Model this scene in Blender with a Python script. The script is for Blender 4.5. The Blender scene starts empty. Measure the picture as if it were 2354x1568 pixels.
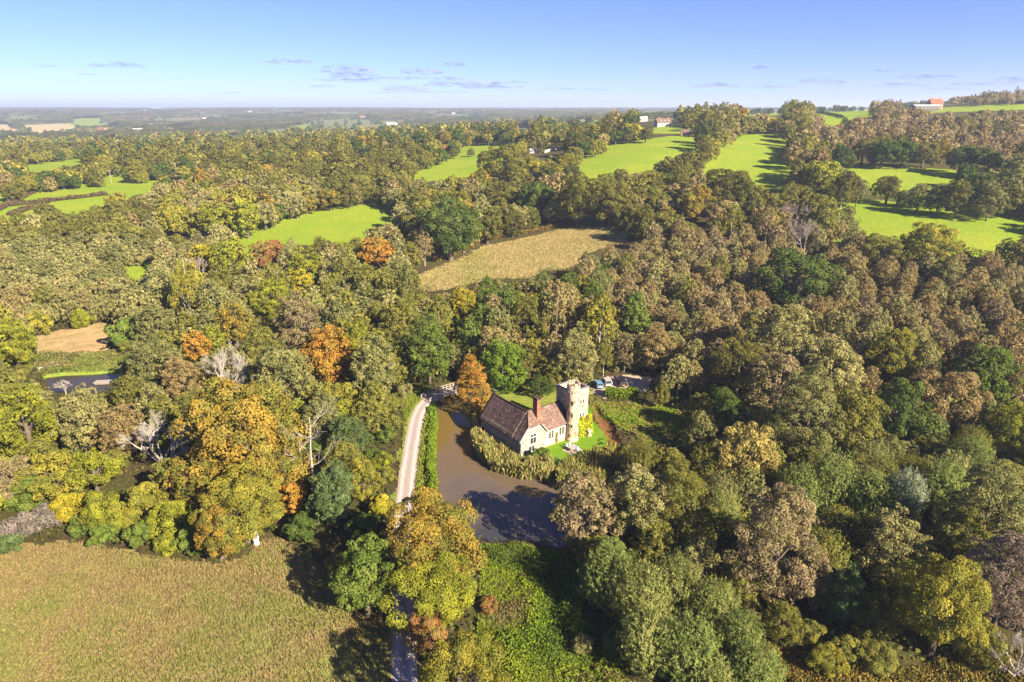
import bpy, math, random
import numpy as np
from mathutils import Vector, Matrix
R_ = math.radians
sc = bpy.context.scene
col = sc.collection

# ------------------------------------------------------------------ camera, sky, sun, exposure
CAM_H, PITCH = 67.0, R_(18.8)
FP = 1569.0                                   # focal length in pixels of a 2354 x 1568 frame
cam = bpy.data.cameras.new('camera'); cam_o = bpy.data.objects.new('camera', cam); col.objects.link(cam_o)
cam.sensor_width = 36; cam.lens = 36 * FP / 2354
cam.clip_start = .5; cam.clip_end = 90000
cam_o.location = (0, 0, CAM_H); cam_o.rotation_euler = (R_(90) - PITCH, 0, 0)
sc.camera = cam_o
SUN_EL = R_(30); SUN_AZ = math.atan2(.716, -.698)
TO_SUN = Vector((math.sin(SUN_AZ) * math.cos(SUN_EL), math.cos(SUN_AZ) * math.cos(SUN_EL), math.sin(SUN_EL)))
w = bpy.data.worlds.new('World'); sc.world = w; w.use_nodes = True
wt = w.node_tree; bgn = wt.nodes['Background']
sky = wt.nodes.new('ShaderNodeTexSky'); sky.sky_type = 'NISHITA'; sky.sun_disc = False
sky.sun_elevation = SUN_EL; sky.sun_rotation = SUN_AZ; sky.altitude = 0; sky.air_density = .7; sky.dust_density = 0; sky.ozone_density = 10
hs_ = wt.nodes.new('ShaderNodeHueSaturation'); hs_.inputs['Saturation'].default_value = .95; wt.links.new(sky.outputs[0], hs_.inputs['Color'])
cb_ = wt.nodes.new('ShaderNodeMix'); cb_.data_type = 'RGBA'; cb_.blend_type = 'MULTIPLY'; cb_.inputs[0].default_value = 1; cb_.inputs[7].default_value = (.93, .75, .96, 1)
wt.links.new(hs_.outputs[0], cb_.inputs[6]); wt.links.new(cb_.outputs[2], bgn.inputs[0]); bgn.inputs[1].default_value = .05
sun = bpy.data.lights.new('sun', 'SUN'); sun.energy = 5.0; sun.angle = R_(.5); sun.color = (1, .86, .66)
sun_o = bpy.data.objects.new('sun', sun); col.objects.link(sun_o)
sun_o.rotation_euler = (-TO_SUN).to_track_quat('-Z', 'Y').to_euler(); sun_o.location = (60, -60, 150)
sc.view_settings.view_transform = 'Standard'; sc.view_settings.look = 'None'
sc.view_settings.gamma = 1; sc.view_settings.exposure = 2.0
sc.cycles.max_bounces = 5; sc.cycles.diffuse_bounces = 2; sc.cycles.glossy_bounces = 2; sc.cycles.transmission_bounces = 3
sc.cycles.transparent_max_bounces = 8; sc.cycles.volume_bounces = 0; sc.cycles.use_denoising = True
sc.cycles.caustics_reflective = False; sc.cycles.caustics_refractive = False
HAZE_DENSITY = 1.4e-4

rng = np.random.default_rng(7); random.seed(7)

# ------------------------------------------------------------------ helpers: noise, projection, polygons
def _hash(ix, iy, s):
    h = (ix.astype(np.int64) * 374761393 + iy.astype(np.int64) * 668265263 + s * 974634777) & 0x7fffffff
    h = ((h ^ (h >> 13)) * 1274126177) & 0x7fffffff
    return ((h ^ (h >> 16)) & 0xffff) / 65535.0
def vnoise(x, y, s=0):
    x = np.asarray(x, float); y = np.asarray(y, float)
    ix = np.floor(x); iy = np.floor(y); fx = x - ix; fy = y - iy
    fx = fx * fx * (3 - 2 * fx); fy = fy * fy * (3 - 2 * fy)
    a = _hash(ix, iy, s); b = _hash(ix + 1, iy, s); c = _hash(ix, iy + 1, s); d = _hash(ix + 1, iy + 1, s)
    return (a * (1 - fx) + b * fx) * (1 - fy) + (c * (1 - fx) + d * fx) * fy
def fbm(x, y, s=0, o=3):
    t = 0; a = 1; n = 0
    for k in range(o):
        t = t + a * vnoise(x * 2 ** k, y * 2 ** k, s + k); n += a; a *= .5
    return t / n

CP, SP = math.cos(PITCH), math.sin(PITCH)
def project(x, y, z):
    """world -> (u, v, depth) in the 2354 x 1568 frame"""
    dz = np.asarray(z, float) - CAM_H; y = np.asarray(y, float)
    dep = y * CP - dz * SP; dn = -y * SP - dz * CP
    dep = np.maximum(dep, 1e-3)
    return 1177 + FP * np.asarray(x, float) / dep, 784 + FP * dn / dep, dep
def ray(u, v):
    r = (u - 1177) / FP; d = (v - 784) / FP
    return np.array([r, CP - d * SP, -SP - d * CP])

# terrain table: rows by azimuth a = x / y, columns by distance y
YT = np.array([0, 100, 150, 200, 250, 300, 350, 400, 450, 550, 700, 900, 1300, 2000, 3000, 4500, 6500, 9000, 16000.])
ZT = {-1.6: [3, 2, 1, 1, 2, 4, 8, 13, 16, 18, 16, 9, 1, 0, 5, 40, 66, 67, 66],
      -.7: [2, 1, .7, .7, 2, 5, 9, 14, 17, 19, 17, 10, 2, 0, 6, 44, 64, 67, 66],
      -.35: [1.5, .8, .7, .9, 2.5, 5, 8, 13.5, 18, 22, 22, 17, 8, 3, 10, 44, 64, 67, 66],
      0: [1, .8, .7, 1.2, 3.5, 7.5, 12, 20, 27, 33, 35, 33, 27, 23, 28, 48, 62, 65, 66],
      .2: [1, .8, .8, 2.5, 7, 14, 21, 31, 40, 49, 53, 53, 50, 46, 46, 52, 62, 65, 66],
      .35: [1, .8, 1, 3.5, 10, 20, 27, 32, 37, 46, 57, 59, 56, 52, 52, 56, 62, 65, 66],
      .55: [2, 1.3, 2.4, 8, 17, 24, 29, 34, 39, 48, 59, 65, 66, 64, 62, 60, 62, 65, 66],
      .7: [2, 1.5, 3.5, 10, 20, 27, 31, 36, 41, 50, 62, 80, 86, 84, 80, 75, 70, 66, 66],
      1.6: [3, 3, 7, 14, 23, 29, 34, 40, 46, 57, 72, 92, 102, 105, 95, 85, 75, 66, 66]}
_AK = np.array(sorted(ZT)); _NA, _NS = 321, 420
_ag = np.linspace(-1.6, 1.6, _NA); _S0, _S1 = math.log(20 + 40), math.log(16000 + 40); _sg = np.linspace(_S0, _S1, _NS)
_yg = np.exp(_sg) - 40
_rows = np.array([np.interp(_yg, YT, ZT[k]) for k in _AK])
_Z = np.array([np.interp(_ag, _AK, _rows[:, j]) for j in range(_NS)])
def _smooth(A, n, ax):
    k = np.hanning(2 * n + 3)[1:-1]; k /= k.sum(); pad = [(0, 0), (0, 0)]; pad[ax] = (n, n)
    B = np.pad(A, pad, mode='edge')
    return np.apply_along_axis(lambda q: np.convolve(q, k, 'valid'), ax, B)
_Z = _smooth(_smooth(_Z, 6, 0), 16, 1)
def base_h(x, y):
    x = np.asarray(x, float); y = np.asarray(y, float)
    yy = np.clip(y, 20, 15900); a = np.clip(x / yy, -1.599, 1.599)
    fa = (a + 1.6) / 3.2 * (_NA - 1); fs = (np.log(yy + 40) - _S0) / (_S1 - _S0) * (_NS - 1)
    i = np.clip(fa.astype(int), 0, _NA - 2); j = np.clip(fs.astype(int), 0, _NS - 2); fa = fa - i; fs = fs - j
    z = (_Z[j, i] * (1 - fa) + _Z[j, i + 1] * fa) * (1 - fs) + (_Z[j + 1, i] * (1 - fa) + _Z[j + 1, i + 1] * fa) * fs
    big = np.clip((yy - 1800) / 1500, 0, 1) * (1 - np.clip((yy - 8000) / 3000, 0, 1))
    z = z + big * 16 * (fbm(x / 900 + 3, y / 900, 5, 3) - .5)
    return z
_TY = np.concatenate([np.linspace(40, 400, 900), np.exp(np.linspace(math.log(400.5), math.log(15000), 900))])
def hit(u, v, zoff=0.0, h=None):
    """the point where the sight line of frame position (u, v) meets the land (raised by zoff)"""
    d = ray(u, v); t = _TY / d[1]
    x = d[0] * t; z = CAM_H + d[2] * t
    g = z - base_h(x, _TY) - zoff
    k = np.argmax(g < 0)
    if g[k] >= 0: k = len(_TY) - 1
    k = max(k, 1); f = g[k - 1] / max(g[k - 1] - g[k], 1e-9)
    y = _TY[k - 1] + f * (_TY[k] - _TY[k - 1]); tt = y / d[1]
    return np.array([d[0] * tt, y, CAM_H + d[2] * tt])
def flat(u, v, z):
    d = ray(u, v); t = (z - CAM_H) / d[2]
    return np.array([d[0] * t, d[1] * t, z])
def inside(P, x, y):
    x = np.asarray(x, float); y = np.asarray(y, float); r = np.zeros(x.shape, bool); n = len(P)
    for i in range(n):
        x0, y0 = P[i]; x1, y1 = P[(i + 1) % n]
        c = (y0 > y) != (y1 > y)
        if y1 != y0: r ^= c & (x < (x1 - x0) * (y - y0) / (y1 - y0) + x0)
    return r
def poly_dist(P, x, y, closed=True):
    d = np.full(np.shape(x), 1e9); n = len(P)
    for i in range(n if closed else n - 1):
        ax, ay = P[i][:2]; bx, by = P[(i + 1) % n][:2]; vx, vy = bx - ax, by - ay
        t = np.clip(((x - ax) * vx + (y - ay) * vy) / (vx * vx + vy * vy + 1e-12), 0, 1)
        d = np.minimum(d, np.hypot(x - ax - t * vx, y - ay - t * vy))
    return d

# ------------------------------------------------------------------ land use: outlines as seen from the air, laid on the land
PASTURES = [
 [(545, 548), (600, 535), (680, 508), (715, 492), (784, 482), (850, 476), (911, 471), (900, 492), (878, 509), (830, 540), (785, 545), (700, 545), (667, 548), (567, 567)],
 [(928, 402), (1018, 380), (1115, 360), (1112, 375), (1098, 390), (1068, 410), (1030, 404), (985, 408)],
 [(1055, 340), (1090, 335), (1190, 336), (1190, 346), (1120, 356), (1068, 366)],
 [(1320, 392), (1352, 369), (1412, 339), (1485, 329), (1569, 316), (1600, 326), (1569, 352), (1528, 362), (1478, 394), (1438, 394), (1408, 387), (1365, 405)],
 [(1612, 396), (1669, 345), (1699, 313), (1756, 310), (1805, 313), (1812, 362), (1822, 408), (1769, 426), (1736, 424), (1716, 414)],
 [(1940, 386), (2036, 389), (2200, 402), (2192, 428), (2150, 425), (2093, 447), (2069, 430), (2013, 410), (1969, 404)],
 [(1954, 471), (2069, 480), (2203, 495), (2354, 508), (2440, 515), (2440, 590), (2303, 582), (2266, 575), (2079, 567), (2036, 557), (1996, 544), (1967, 508)],
 [(1672, 259), (1769, 256), (1830, 262), (1760, 266)],
 [(1879, 249), (2000, 252), (2000, 268), (1936, 271), (1864, 260)],
 [(1896, 269), (1936, 279), (1922, 290), (1890, 280)],
 [(2120, 256), (2169, 248), (2354, 241), (2440, 240), (2440, 249), (2354, 250), (2150, 258)],
 [(1538, 288), (1575, 289), (1580, 304), (1541, 304)],
 [(20, 470), (77, 445), (267, 428), (370, 419), (366, 433), (233, 449), (117, 462)],
 [(112, 476), (240, 453), (243, 469), (200, 482), (130, 482)],
 [(-30, 496), (67, 472), (85, 476), (33, 494)],
 [(-40, 462), (-40, 450), (25, 446), (10, 458)],
 [(37, 385), (133, 372), (187, 364), (190, 369), (77, 394)],
 [(227, 413), (292, 404), (292, 411), (230, 421)],
 [(280, 620), (340, 613), (330, 630), (283, 637)],
 [(672, 293), (700, 287), (735, 287), (722, 297)],
 [(520, 306), (563, 299), (566, 303), (528, 311)],
 [(1275, 278), (1395, 272), (1398, 278), (1300, 283)],
]
MEADOW_MID = [(928, 668), (971, 628), (1045, 598), (1118, 565), (1185, 552), (1285, 528), (1401, 523), (1447, 538), (1418, 562), (1345, 582), (1331, 608), (1305, 620), (1251, 622), (1215, 640), (1118, 642), (1068, 660), (985, 670)]
MEADOW_NEAR = [(-60, 1262), (100, 1254), (200, 1248), (300, 1272), (420, 1288), (460, 1294), (545, 1290), (590, 1242), (640, 1235), (680, 1258), (740, 1300), (780, 1380), (800, 1412), (905, 1432), (910, 1568), (905, 1900), (-700, 1900), (-560, 1262)]
SAND = [(80, 771), (233, 739), (270, 751), (256, 787), (233, 809), (150, 819), (83, 819)]
POND = [(98, 868), (150, 862), (217, 860), (285, 852), (290, 886), (230, 906), (112, 906)]
POND_BANK = [(78, 815), (280, 805), (290, 857), (215, 862), (100, 868), (80, 850)]
MOAT = [(1010, 915), (1003, 960), (998, 1000), (998, 1080), (1008, 1150), (1030, 1210), (1085, 1245), (1130, 1254), (1205, 1248), (1290, 1270), (1350, 1230), (1388, 1150), (1420, 1085), (1440, 1052), (1396, 1042), (1372, 1057), (1300, 1078), (1262, 1090), (1215, 1072), (1186, 1054), (1150, 1028), (1110, 992), (1100, 960), (1104, 942), (1075, 930), (1055, 915), (1050, 885), (1010, 895)]
STREAM = [(1362, 938), (1372, 936), (1392, 958), (1412, 975), (1418, 1000), (1440, 1040), (1410, 1046), (1396, 1014), (1380, 988), (1366, 962)]
YARD = [(1104, 940), (1120, 905), (1200, 880), (1310, 885), (1362, 900), (1362, 935), (1300, 960), (1200, 980)]
LAWN = [(1186, 1052), (1262, 1085), (1330, 1064), (1387, 1040), (1398, 1016), (1388, 994), (1365, 970), (1362, 935), (1310, 880), (1200, 860), (1120, 890), (1104, 940)]
SLOPE = [(1351, 908), (1395, 925), (1440, 926), (1500, 926), (1560, 945), (1595, 985), (1575, 1020), (1485, 1018), (1435, 990), (1401, 966), (1358, 944)]
GRAVEL = [(1352, 905), (1368, 880), (1395, 864), (1440, 862), (1500, 868), (1500, 892), (1450, 905), (1412, 902), (1392, 914)]
VERGE = [(908, 900), (955, 890), (985, 896), (1000, 925), (1003, 1000), (995, 1080), (990, 1180), (940, 1240), (900, 1240), (912, 1120), (925, 1030), (928, 960), (918, 925)]
MARSH = [(1105, 1258), (1205, 1252), (1300, 1275), (1345, 1300), (1335, 1420), (1460, 1570), (1460, 1800), (1080, 1800), (1100, 1400)]
SEDGE = [(1560, 1600), (1700, 1440), (1830, 1500), (2050, 1545), (2300, 1500), (2500, 1540), (2600, 1900), (1560, 1900)]
HOUSE_SEEN = [(1080, 1000), (1100, 925), (1130, 895), (1205, 905), (1280, 868), (1330, 865), (1362, 880), (1362, 935), (1400, 965), (1400, 1030), (1330, 1075), (1260, 1100), (1150, 1070)]
FAR_FIELDS = [([(43, 288), (163, 284), (180, 298), (83, 307)], 'stubble'), ([(170, 273), (230, 271), (232, 284), (275, 289), (267, 296), (217, 296), (180, 293), (167, 285)], 'grass'),
              ([(-40, 287), (14, 286), (28, 296), (20, 303), (-40, 304)], 'stubble'), ([(50, 309), (100, 306), (100, 312), (56, 318)], 'grass'), ([(110, 258), (165, 256), (160, 261), (115, 263)], 'grass'),
              ([(395, 291), (440, 289), (436, 294), (396, 296)], 'grass'), ([(650, 264), (700, 262), (700, 266), (655, 268)], 'grass'), ([(455, 277), (490, 275), (486, 279)], 'stubble'), ([(180, 300), (240, 299), (236, 305), (184, 306)], 'grass')]
def on_land(P): return np.array([hit(u, v)[:2] for u, v in P])
def on_flat(P, z): return np.array([flat(u, v, z)[:2] for u, v in P])
W_PAST = [on_land(P) for P in PASTURES]
W_MID, W_NEAR, W_SAND = on_land(MEADOW_MID), on_flat(MEADOW_NEAR, 1.0), on_land(SAND)
W_POND, W_PBANK, W_MOAT, W_STREAM = on_flat(POND, .2), on_land(POND_BANK), on_flat(MOAT, 0), on_flat(STREAM, .2)
W_YARD = on_flat(YARD, .7)
W_LAWN, W_SLOPE, W_GRAV, W_VERGE = on_flat(LAWN, .7), on_land(SLOPE), on_land(GRAVEL), on_flat(VERGE, .8)
W_MARSH, W_SEDGE = on_flat(MARSH, .8), on_flat(SEDGE, 1.5)
W_FAR = [(on_land(P), k) for P, k in FAR_FIELDS]
LANE = [(931, 1700), (930, 1568), (929, 1450), (923, 1300), (926, 1200), (936, 1100), (943, 1050), (951, 1000), (957, 968), (966, 942), (981, 922), (1006, 909), (1040, 897), (1075, 889), (1105, 893), (1130, 900)]
W_LANE = on_flat(LANE, .9)
def smooth_line(P, n=3):
    P = np.array(P)
    for _ in range(n):
        Q = [P[0]]
        for a, b in zip(P[:-1], P[1:]): Q += [a * .75 + b * .25, a * .25 + b * .75]
        P = np.array(Q + [P[-1]])
    return P
W_LANE = smooth_line(W_LANE)
O_H = np.array([1.83, 122.75]); A_H = R_(37)
def house_xy(g, l): return O_H[0] + g * math.cos(A_H) - l * math.sin(A_H), O_H[1] + g * math.sin(A_H) + l * math.cos(A_H)

def land(x, y):
    """finished height of the ground: the terrain with moat, pond, stream and lane worked in"""
    x = np.asarray(x, float); y = np.asarray(y, float)
    z = base_h(x, y)
    near = (y < 330)
    if np.any(near):
        zn = z + near * .25 * (fbm(x / 7, y / 7, 9, 2) - .5)
        z = zn
        dl = poly_dist(W_LANE, x, y, False); k = np.clip(1 - (dl - 2.2) / 2.5, 0, 1)
        z = z * (1 - k) + (.86) * k
        il = inside(W_LAWN, x, y); z = np.where(il, .7 + .05 * (z - .7), z)
        for P, zb, wd in ((W_MOAT, -.9, 1.0), (W_POND, -.6, 1.2), (W_STREAM, .02, .8)):
            ins = inside(P, x, y); d = poly_dist(P, x, y)
            z = np.where(ins, z + (zb - z) * np.clip(d / wd, 0, 1), z)
    return z
def land1(x, y): return float(land(np.array([x]), np.array([y]))[0])

# ------------------------------------------------------------------ materials
MATS = {}
def nodes_of(name):
    m = bpy.data.materials.new(name); m.use_nodes = True; nt = m.node_tree; nt.nodes.clear()
    out = nt.nodes.new('ShaderNodeOutputMaterial'); MATS[name] = m
    return m, nt, out
def N(nt, t, **k):
    n = nt.nodes.new(t)
    for a, b in k.items(): setattr(n, a, b)
    return n
def surf(name, colors, scale=1.0, rough=.85, bump=.0, bscale=None, detail=4, coords='Object', spec=.2, stretch=(1, 1, 1), pos=(.3, .7)):
    """principled surface whose colour wanders between the given colours"""
    m, nt, out = nodes_of(name); L = nt.links
    p = N(nt, 'ShaderNodeBsdfPrincipled'); L.new(p.outputs[0], out.inputs[0])
    p.inputs['Roughness'].default_value = rough; p.inputs['Specular IOR Level'].default_value = spec
    tc = N(nt, 'ShaderNodeTexCoord'); mp = N(nt, 'ShaderNodeMapping'); mp.inputs['Scale'].default_value = stretch
    L.new(tc.outputs[coords], mp.inputs[0])
    nz = N(nt, 'ShaderNodeTexNoise'); nz.inputs['Scale'].default_value = scale; nz.inputs['Detail'].default_value = detail; nz.inputs['Roughness'].default_value = .65
    L.new(mp.outputs[0], nz.inputs['Vector'])
    cr = N(nt, 'ShaderNodeValToRGB'); e = cr.color_ramp.elements
    while len(e) < len(colors): e.new(.5)
    for i, c in enumerate(colors):
        e[i].position = pos[0] + (pos[1] - pos[0]) * i / max(1, len(colors) - 1); e[i].color = (*c, 1)
    L.new(nz.outputs[0], cr.inputs[0]); L.new(cr.outputs[0], p.inputs['Base Color'])
    if bump:
        n2 = N(nt, 'ShaderNodeTexNoise'); n2.inputs['Scale'].default_value = bscale or scale * 6; n2.inputs['Detail'].default_value = 5
        L.new(mp.outputs[0], n2.inputs['Vector'])
        b = N(nt, 'ShaderNodeBump'); b.inputs['Strength'].default_value = 1; b.inputs['Distance'].default_value = bump
        L.new(n2.outputs[0], b.inputs['Height']); L.new(b.outputs[0], p.inputs['Normal'])
    return m
def ground_mat(name, a, b, c, s1, s2, bump=.1, fine=2.0):
    """two scales of patchiness plus fine grain, as grassland or litter has"""
    m, nt, out = nodes_of(name); L = nt.links
    p = N(nt, 'ShaderNodeBsdfPrincipled'); L.new(p.outputs[0], out.inputs[0]); p.inputs['Roughness'].default_value = .95; p.inputs['Specular IOR Level'].default_value = .05
    tc = N(nt, 'ShaderNodeTexCoord')
    n1 = N(nt, 'ShaderNodeTexNoise'); n1.inputs['Scale'].default_value = s1; n1.inputs['Detail'].default_value = 5; n1.inputs['Roughness'].default_value = .7; L.new(tc.outputs['Object'], n1.inputs['Vector'])
    n2 = N(nt, 'ShaderNodeTexNoise'); n2.inputs['Scale'].default_value = s2; n2.inputs['Detail'].default_value = 6; n2.inputs['Roughness'].default_value = .75; L.new(tc.outputs['Object'], n2.inputs['Vector'])
    r1 = N(nt, 'ShaderNodeMapRange'); r1.inputs[1].default_value = .4; r1.inputs[2].default_value = .62; L.new(n1.outputs[0], r1.inputs[0])
    r2 = N(nt, 'ShaderNodeMapRange'); r2.inputs[1].default_value = .38; r2.inputs[2].default_value = .66; L.new(n2.outputs[0], r2.inputs[0])
    m1 = N(nt, 'ShaderNodeMix', data_type='RGBA'); m1.inputs[6].default_value = (*a, 1); m1.inputs[7].default_value = (*b, 1); L.new(r1.outputs[0], m1.inputs[0])
    m2 = N(nt, 'ShaderNodeMix', data_type='RGBA'); m2.inputs[7].default_value = (*c, 1); L.new(m1.outputs[2], m2.inputs[6])
    mu = N(nt, 'ShaderNodeMath', operation='MULTIPLY'); mu.inputs[1].default_value = .7; L.new(r2.outputs[0], mu.inputs[0]); L.new(mu.outputs[0], m2.inputs[0])
    n3 = N(nt, 'ShaderNodeTexNoise'); n3.inputs['Scale'].default_value = fine; n3.inputs['Detail'].default_value = 4; n3.inputs['Roughness'].default_value = .8; L.new(tc.outputs['Object'], n3.inputs['Vector'])
    r3 = N(nt, 'ShaderNodeMapRange'); r3.inputs[1].default_value = .25; r3.inputs[2].default_value = .75; r3.inputs[3].default_value = .6; r3.inputs[4].default_value = 1.4; L.new(n3.outputs[0], r3.inputs[0])
    hs = N(nt, 'ShaderNodeHueSaturation'); L.new(r3.outputs[0], hs.inputs['Value']); L.new(m2.outputs[2], hs.inputs['Color']); L.new(hs.outputs[0], p.inputs['Base Color'])
    if bump:
        bp = N(nt, 'ShaderNodeBump'); bp.inputs['Distance'].default_value = bump; L.new(n3.outputs[0], bp.inputs['Height']); L.new(bp.outputs[0], p.inputs['Normal'])
    return m
def leaf_mat(name, per_object=True, trans=.36):
    m, nt, out = nodes_of(name); L = nt.links
    if per_object:
        oi = N(nt, 'ShaderNodeObjectInfo'); at = N(nt, 'ShaderNodeAttribute', attribute_type='OBJECT', attribute_name='second_colour')
        tc = N(nt, 'ShaderNodeTexCoord'); nz = N(nt, 'ShaderNodeTexNoise', noise_dimensions='4D'); nz.inputs['Scale'].default_value = 2.2; nz.inputs['Detail'].default_value = 4
        L.new(tc.outputs['Object'], nz.inputs['Vector'])
        mr = N(nt, 'ShaderNodeMath', operation='MULTIPLY'); mr.inputs[1].default_value = 40; L.new(oi.outputs['Random'], mr.inputs[0]); L.new(mr.outputs[0], nz.inputs['W'])
        rg = N(nt, 'ShaderNodeMapRange'); rg.inputs[1].default_value = .42; rg.inputs[2].default_value = .6; L.new(nz.outputs[0], rg.inputs[0])
        mx = N(nt, 'ShaderNodeMix', data_type='RGBA'); L.new(rg.outputs[0], mx.inputs[0]); L.new(oi.outputs['Color'], mx.inputs[6]); L.new(at.outputs['Color'], mx.inputs[7])
        colr = mx.outputs[2]
    else:
        at = N(nt, 'ShaderNodeAttribute', attribute_name='Col'); colr = at.outputs['Color']
    tn = N(nt, 'ShaderNodeAttribute', attribute_name='tint')
    hs = N(nt, 'ShaderNodeHueSaturation'); L.new(colr, hs.inputs['Color']); L.new(tn.outputs['Fac'], hs.inputs['Value'])
    d = N(nt, 'ShaderNodeBsdfDiffuse'); t = N(nt, 'ShaderNodeBsdfTranslucent'); L.new(hs.outputs[0], d.inputs[0]); L.new(hs.outputs[0], t.inputs[0])
    ms = N(nt, 'ShaderNodeMixShader'); ms.inputs[0].default_value = trans; L.new(d.outputs[0], ms.inputs[1]); L.new(t.outputs[0], ms.inputs[2]); L.new(ms.outputs[0], out.inputs[0])
    return m
LEAF = leaf_mat('leaves'); LEAFC = leaf_mat('leaves_mixed', False)
BARK = surf('bark', [(.06, .045, .032), (.14, .115, .09)], 3)
PALEBARK = surf('pale_bark', [(.2, .18, .15), (.42, .38, .33)], 3)
PASTURE = ground_mat('pasture_grass', (.14, .225, .012), (.2, .25, .018), (.17, .2, .025), .03, .25, .12, .9)
MEADOWM = ground_mat('dry_meadow', (.33, .25, .11), (.23, .22, .07), (.37, .3, .15), .035, .3, .5, 1.2)
NEARM = ground_mat('rough_meadow', (.25, .205, .075), (.18, .2, .05), (.24, .15, .085), .045, .14, .35, 2.2)
FLOOR = ground_mat('woodland_litter', (.05, .04, .018), (.05, .065, .015), (.08, .055, .025), .06, .6, .2, 2)
LAWNM = ground_mat('lawn_grass', (.085, .18, .01), (.11, .2, .012), (.105, .17, .016), .15, .8, .05, 4)
SLOPEM = ground_mat('hill_grass', (.12, .2, .02), (.21, .22, .035), (.16, .15, .05), .12, .6, .2, 2)
SANDM = ground_mat('sand', (.3, .2, .09), (.2, .16, .06), (.42, .3, .16), .12, .35, .1, 2)
MUDM = ground_mat('orange_mud', (.17, .075, .02), (.12, .065, .025), (.07, .045, .02), .3, .9, .05, 3)
GRAVM = ground_mat('gravel', (.34, .27, .22), (.4, .33, .28), (.28, .22, .17), .3, 1.2, .02, 6)
STUBM = ground_mat('stubble', (.36, .28, .14), (.3, .27, .12), (.4, .31, .16), .01, .06, 0, .3)
FARM = ground_mat('far_farmland', (.11, .16, .04), (.2, .17, .08), (.08, .09, .035), .004, .02, 0, .08)

# ------------------------------------------------------------------ mesh builders
def tag(o, label=None, cat=None, group=None, kind=None):
    if label: o['label'] = label
    if cat: o['category'] = cat
    if group: o['group'] = group
    if kind: o['kind'] = kind
    return o
def link(name, me, parent=None, mat=None):
    o = bpy.data.objects.new(name, me); col.objects.link(o)
    if mat is not None and me is not None and len(me.materials) == 0: me.materials.append(mat)
    if parent is not None: o.parent = parent
    return o
def empty(name, loc, rz=0, scale=1):
    o = bpy.data.objects.new(name, None); col.objects.link(o); o.location = loc; o.rotation_euler = (0, 0, rz); o.scale = (scale,) * 3 if not hasattr(scale, '__len__') else scale
    o.empty_display_size = .5
    return o
def quad_mesh(name, Q, tint=None, colr=None):
    Q = np.ascontiguousarray(Q, np.float32); n = len(Q); me = bpy.data.meshes.new(name)
    me.vertices.add(4 * n); me.vertices.foreach_set('co', Q.reshape(-1)); me.loops.add(4 * n)
    me.loops.foreach_set('vertex_index', np.arange(4 * n, dtype=np.int32)); me.polygons.add(n)
    me.polygons.foreach_set('loop_start', np.arange(0, 4 * n, 4, dtype=np.int32))
    if tint is not None:
        a = me.attributes.new('tint', 'FLOAT', 'FACE'); a.data.foreach_set('value', np.ascontiguousarray(tint, np.float32))
    if colr is not None:
        a = me.attributes.new('Col', 'FLOAT_COLOR', 'FACE'); c4 = np.ones((n, 4), np.float32); c4[:, :3] = colr; a.data.foreach_set('color', c4.reshape(-1))
    me.update(calc_edges=True)
    return me
def grid_mesh(name, V, F, smooth=True):
    me = bpy.data.meshes.new(name); V = np.ascontiguousarray(V, np.float32); F = np.ascontiguousarray(F, np.int32); n = len(F); k = F.shape[1]
    me.vertices.add(len(V)); me.vertices.foreach_set('co', V.reshape(-1)); me.loops.add(k * n); me.loops.foreach_set('vertex_index', F.reshape(-1))
    me.polygons.add(n); me.polygons.foreach_set('loop_start', np.arange(0, k * n, k, dtype=np.int32))
    if smooth: me.polygons.foreach_set('use_smooth', np.ones(n, bool))
    me.update(calc_edges=True); me.validate()
    return me
class MB:
    def __init__(s): s.v = []; s.f = []
    def add(s, vs, fs):
        b = len(s.v); s.v += [tuple(map(float, p)) for p in vs]; s.f += [tuple(b + i for i in f) for f in fs]
    def box(s, x0, x1, y0, y1, z0, z1):
        s.add([(x0, y0, z0), (x1, y0, z0), (x1, y1, z0), (x0, y1, z0), (x0, y0, z1), (x1, y0, z1), (x1, y1, z1), (x0, y1, z1)],
              [(0, 3, 2, 1), (4, 5, 6, 7), (0, 1, 5, 4), (1, 2, 6, 5), (2, 3, 7, 6), (3, 0, 4, 7)])
    def slab(s, P, d):
        """polygon P given a thickness along vector d"""
        n = len(P); Q = [tuple(np.array(p) + d) for p in P]
        s.add(list(P) + Q, [tuple(range(n)), tuple(range(2 * n - 1, n - 1, -1))] + [(i, n + i, n + (i + 1) % n, (i + 1) % n) for i in range(n)])
    def tube(s, a, b, r0, r1, n=6):
        a = np.array(a, float); b = np.array(b, float); d = b - a; d = d / (np.linalg.norm(d) + 1e-9)
        t = np.cross(d, (0, 0, 1) if abs(d[2]) < .9 else (1, 0, 0)); t /= np.linalg.norm(t); u = np.cross(d, t); vs = []
        for c, r in ((a, r0), (b, r1)):
            for i in range(n): q = 2 * math.pi * i / n; vs.append(c + r * (math.cos(q) * t + math.sin(q) * u))
        s.add(vs, [(i, (i + 1) % n, n + (i + 1) % n, n + i) for i in range(n)] + [tuple(range(n - 1, -1, -1)), tuple(range(n, 2 * n))])
    def ring(s, prof, cx=0, cy=0, n=32, a0=0, a1=2 * math.pi):
        vs = [(cx + r * math.cos(a0 + (a1 - a0) * i / n), cy + r * math.sin(a0 + (a1 - a0) * i / n), z) for r, z in prof for i in range(n)]
        s.add(vs, [(k * n + i, k * n + (i + 1) % n, (k + 1) * n + (i + 1) % n, (k + 1) * n + i) for k in range(len(prof) - 1) for i in range(n)])
    def build(s, name, mat, parent=None, smooth=False):
        me = bpy.data.meshes.new(name); me.from_pydata(s.v, [], s.f); me.update()
        if smooth: me.polygons.foreach_set('use_smooth', np.ones(len(s.f), bool))
        return link(name, me, parent, mat)

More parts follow.
